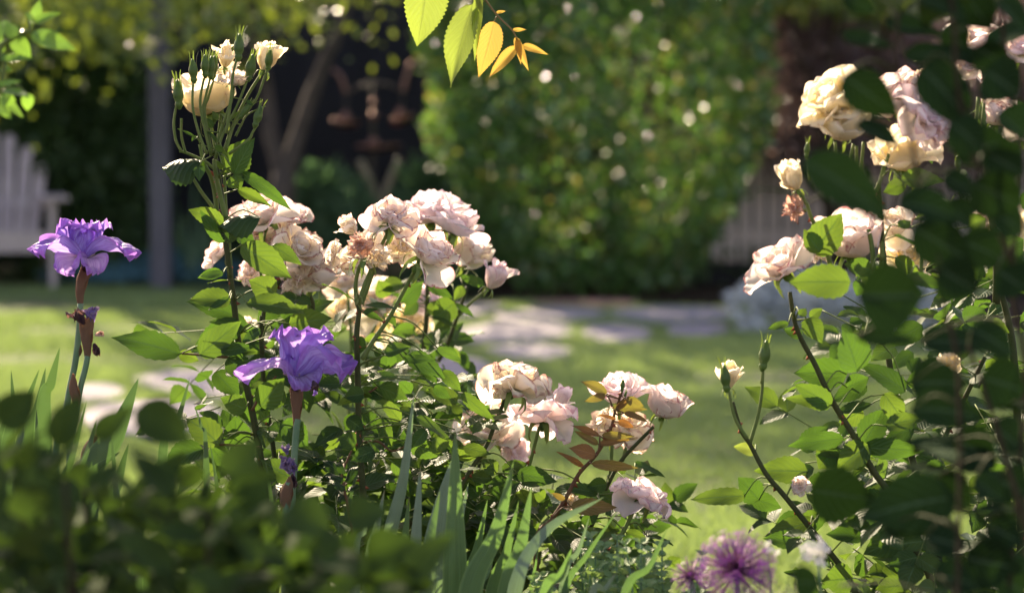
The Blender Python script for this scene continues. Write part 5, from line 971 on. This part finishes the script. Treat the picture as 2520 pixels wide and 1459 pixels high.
# ------------------------------------------------------------------ alliums and small white flowers
def allium(u, v, d, W, lab, n, op=1.0):
    c = P(u, v, d); r = W / FPX * d / 2; t = thing('allium', (c[0], c[1], 0), lab, 'allium', 'purple globe flowers'); g = random.Random(n)
    mb = MB(); tube(mb, [(c[0] + .02, c[1], -.01), (c[0] + .01, c[1], c[2] * .5), c], .0042, .0035, 8); mb.build('stem', m_istem, t)
    st = MB(); fl = MB()
    for i in range(n):
        z = 1 - 1.75 * (i + .5) / n; a = i * 2.39996; q = math.sqrt(1 - z * z); dr = nz(np.array([q * math.cos(a), q * math.sin(a), z]) + np.array([g.gauss(0, .06) for _ in range(3)])); e = c + dr * r * g.uniform(.82, 1.0)
        tube(st, [c, e], .0009, .0007, 4, smooth=0)
        x = nz(np.cross(dr, [.3, .5, .8])); y = np.cross(dr, x); pr = r * .15
        for k_ in range(6):
            b_ = k_ * math.pi / 3 + g.random() * .3; o = x * math.cos(b_) + y * math.sin(b_); s_ = np.cross(dr, o)
            fl.add([e, e + o * pr * .5 + s_ * pr * .11 + dr * pr * .15, e + o * pr, e + o * pr * .5 - s_ * pr * .11 + dr * pr * .15], [(0, 1, 2, 3)], [(0, 0, .3), (.4, .5, .4), (.7, 1, .5), (.4, .5, .6)])
    st.build('flower_stalks', m_allium_stalk, t); tag(fl.build('florets', m_allium, t), kind='stuff')
allium(1812, 1400, 2.75, 205, 'large round purple allium head at the bottom edge', 150); allium(1700, 1418, 2.9, 100, 'smaller loose purple allium head left of the large one', 45)
def whitefl(u, v, d, W, lab, n):
    c = P(u, v, d); r = W / FPX * d / 2; t = thing('white_flower', (c[0], c[1], 0), lab, 'white flower', 'small white flower heads'); g = random.Random(n * 3)
    mb = MB(); tube(mb, [(c[0] + .03, c[1], -.01), (c[0] + .02, c[1], c[2] * .6), c - np.array([0, 0, r * .3])], .0022, .0016, 6); mb.build('stem', m_istem, t); fl = MB()
    for i in range(n):
        e = c + np.array([g.gauss(0, .4), g.gauss(0, .4), g.gauss(0, .3)]) * r; pr = r * .42; a0 = g.random() * 6; up = nz(np.array([g.gauss(0, .5), -.6, 1]))
        x = nz(np.cross(up, [.3, .9, .1])); y = np.cross(up, x)
        for k_ in range(5):
            b_ = a0 + k_ * 1.2566; o = x * math.cos(b_) + y * math.sin(b_); s_ = np.cross(up, o); fl.add([e, e + o * pr * .6 + s_ * pr * .3, e + o * pr, e + o * pr * .6 - s_ * pr * .3], [(0, 1, 2, 3)], [(0, 0, .3), (.4, .5, .4), (.7, 1, .5), (.4, .5, .6)])
    fl.build('flower_head', m_white_fl, t)
whitefl(2012, 1352, 2.75, 95, 'blurred white flower head at the foot of the right rose bush', 16); whitefl(1888, 1352, 2.8, 60, 'single small white flower beside the large purple globe', 5)
# ------------------------------------------------------------------ cherry tree standing left of the view, its twig hangs in at the top
CH = thing('cherry_tree', (-2.7, 5.2, 0), 'cherry tree whose twig of yellow green toothed leaves hangs in at the top edge', 'cherry tree'); mb = MB()
tube(mb, [(-2.7, 5.2, -.02), (-2.62, 5.15, 1.1), (-2.5, 5.2, 2.2)], .085, .06, 10, wob=.2); tube(mb, [(-2.5, 5.2, 2.1), (-1.6, 5.0, 2.75), (-.7, 4.7, 2.95), (.6, 4.9, 3.2), (1.6, 5.3, 3.5)], .05, .015, 8); tube(mb, [(-2.5, 5.2, 2.2), (-2.4, 5.8, 3.4), (-1.6, 6.2, 4.4)], .05, .02, 8)
j0 = np.array([-.7, 4.7, 2.95]); tw = [P(1190, -6, 3.42), P(1225, 40, 3.42), P(1258, 72, 3.42), P(1272, 95, 3.42)]
tube(mb, [j0, np.array([-.5, 4.1, 2.5]), np.array([-.22, 3.6, 1.75]), P(1150, -60, 3.43), tw[0]], .012, .0016, 7); mb.build('trunk', m_bark, CH)
mb = MB(); tube(mb, tw, .0016, .0010, 6); mb.build('twig', m_twig, CH)
def cleaf(b, t_, w, mat, nrm=None, **k):
    mb = MB(); kk = dict(fold=.3, arch=.05, seed=rng.random() * 9, rows=34, cols=9, serr=.07, shape=.68, wave=.02); kk.update(k); leaf_geo(mb, P(*b, 3.42), P(*t_, 3.42 + rng.uniform(-.01, .01)), nrm if nrm is not None else TOCAM + RIGHT * rng.uniform(-.3, .3), w / FPX * 3.42, **kk); mb.build('leaf', [mat], CH)
cleaf((1052, -60), (1026, 116), 108, m_cherry); cleaf((1165, 12), (1109, 216), 80, m_cherry, nrm=TOCAM + RIGHT * -.5); cleaf((1180, -20), (1168, 152), 26, m_cherry, fold=.9); cleaf((1216, 54), (1177, 192), 60, m_cherry_o, nrm=TOCAM + RIGHT * .3)
cleaf((1271, 116), (1203, 192), 30, m_cherry_o, fold=.7); cleaf((1268, 92), (1301, 176), 20, m_cherry_o, fold=.8); cleaf((1286, 112), (1349, 135), 18, m_cherry_o, fold=.6); cleaf((1262, 74), (1296, 74), 10, m_cherry_o); cleaf((1222, 32), (1245, 28), 8, m_cherry_o); cleaf((1274, 95), (1282, 160), 16, m_cherry_o, fold=.8)
for p_, q_ in (((1165, 12), (1172, -40)), ((1216, 54), (1224, 38)), ((1271, 118), (1270, 95))):
    mb = MB(); tube(mb, [P(*p_, 3.42), P(*q_, 3.42)], .0009, .0009, 5, smooth=0); mb.build('leaf_stalk', m_twig, CH)
cloud('crown', lumps([(-2.4, 5.8, 4.0, 1.1, 1.0, .8), (-1.2, 6.0, 4.2, 1.0, .9, .75), (.1, 6.1, 4.3, 1.0, .9, .7), (1.3, 6.1, 4.3, 1.0, .9, .7), (2.2, 6.3, 4.2, .8, .8, .6), (-1.8, 5.4, 4.9, 1.2, 1, .6), (.4, 5.6, 5.0, 1.3, 1, .6), (-1.6, .8, 3.0, 1.2, 1.2, .5), (.6, .4, 3.1, 1.3, 1.2, .5), (1.9, 1.2, 3.1, 1.1, 1.1, .5), (-.6, -1.2, 2.9, 1.6, 1.2, .6), (1.6, -1.4, 2.9, 1.6, 1.2, .6)], 22000, 71, .1), .085, m_tree_leaf, CH, (0, 0, .6), .5, seed=71)  # unseen crown; lumps over the camera are added to dim the foreground
# ------------------------------------------------------------------ citrus shrub reaching in at the upper left
L_ = Plant('citrus_shrub', -420, 1200, 2.75, 'glossy leaved shoot reaching in at the upper left corner', 'shrub'); L_.mats = [leaf_mat("citrus_leaf", (.05, .13, .03), (.09, .20, .04), (.13, .2, .07), (.26, .48, .05), tmix=.4, rough=.28), m_cane_young]
L_.cane(1, [(-700, 2600), (-600, 1200), (-300, 700), (-120, 430), (-30, 330), (0, 240), (60, 190), (150, 150)], 2.75, .010, .0022, m_cane_young, ground=True); L_.cane(1, [(-120, 430), (-40, 500), (10, 470)], 2.75, .003, .002, m_cane_young); L_.cane(1, [(0, 260), (20, 330), (10, 400), (0, 470)], 2.75, .003, .002, m_cane_young)
L_.leaves(1, [(150, 170, 378, 250, 85, {'fold': .15}), (60, 180, 155, 285, 80), (20, 180, -60, 300, 80), (70, 190, 30, 110, 70), (165, 110, 200, 0, 50), (165, 110, 300, 65, 45), (130, 150, 70, 195, 45, {'nrm': UP + TOCAM * .4}), (130, 60, 160, 130, 28, {'nrm': UP + TOCAM * .4}), (0, 290, 160, 290, 40), (0, 340, 65, 350, 40), (20, 440, 152, 480, 75, {'nrm': UP + TOCAM * .5}), (10, 490, 115, 580, 60), (0, 480, 80, 500, 70), (-20, 420, 110, 400, 30), (0, 150, 60, 120, 70), (-30, 200, 0, 100, 80), (-10, 520, 60, 590, 50), (130, 460, 135, 550, 60)], 2.75, dj=.05, serr=0)
L_.finish()
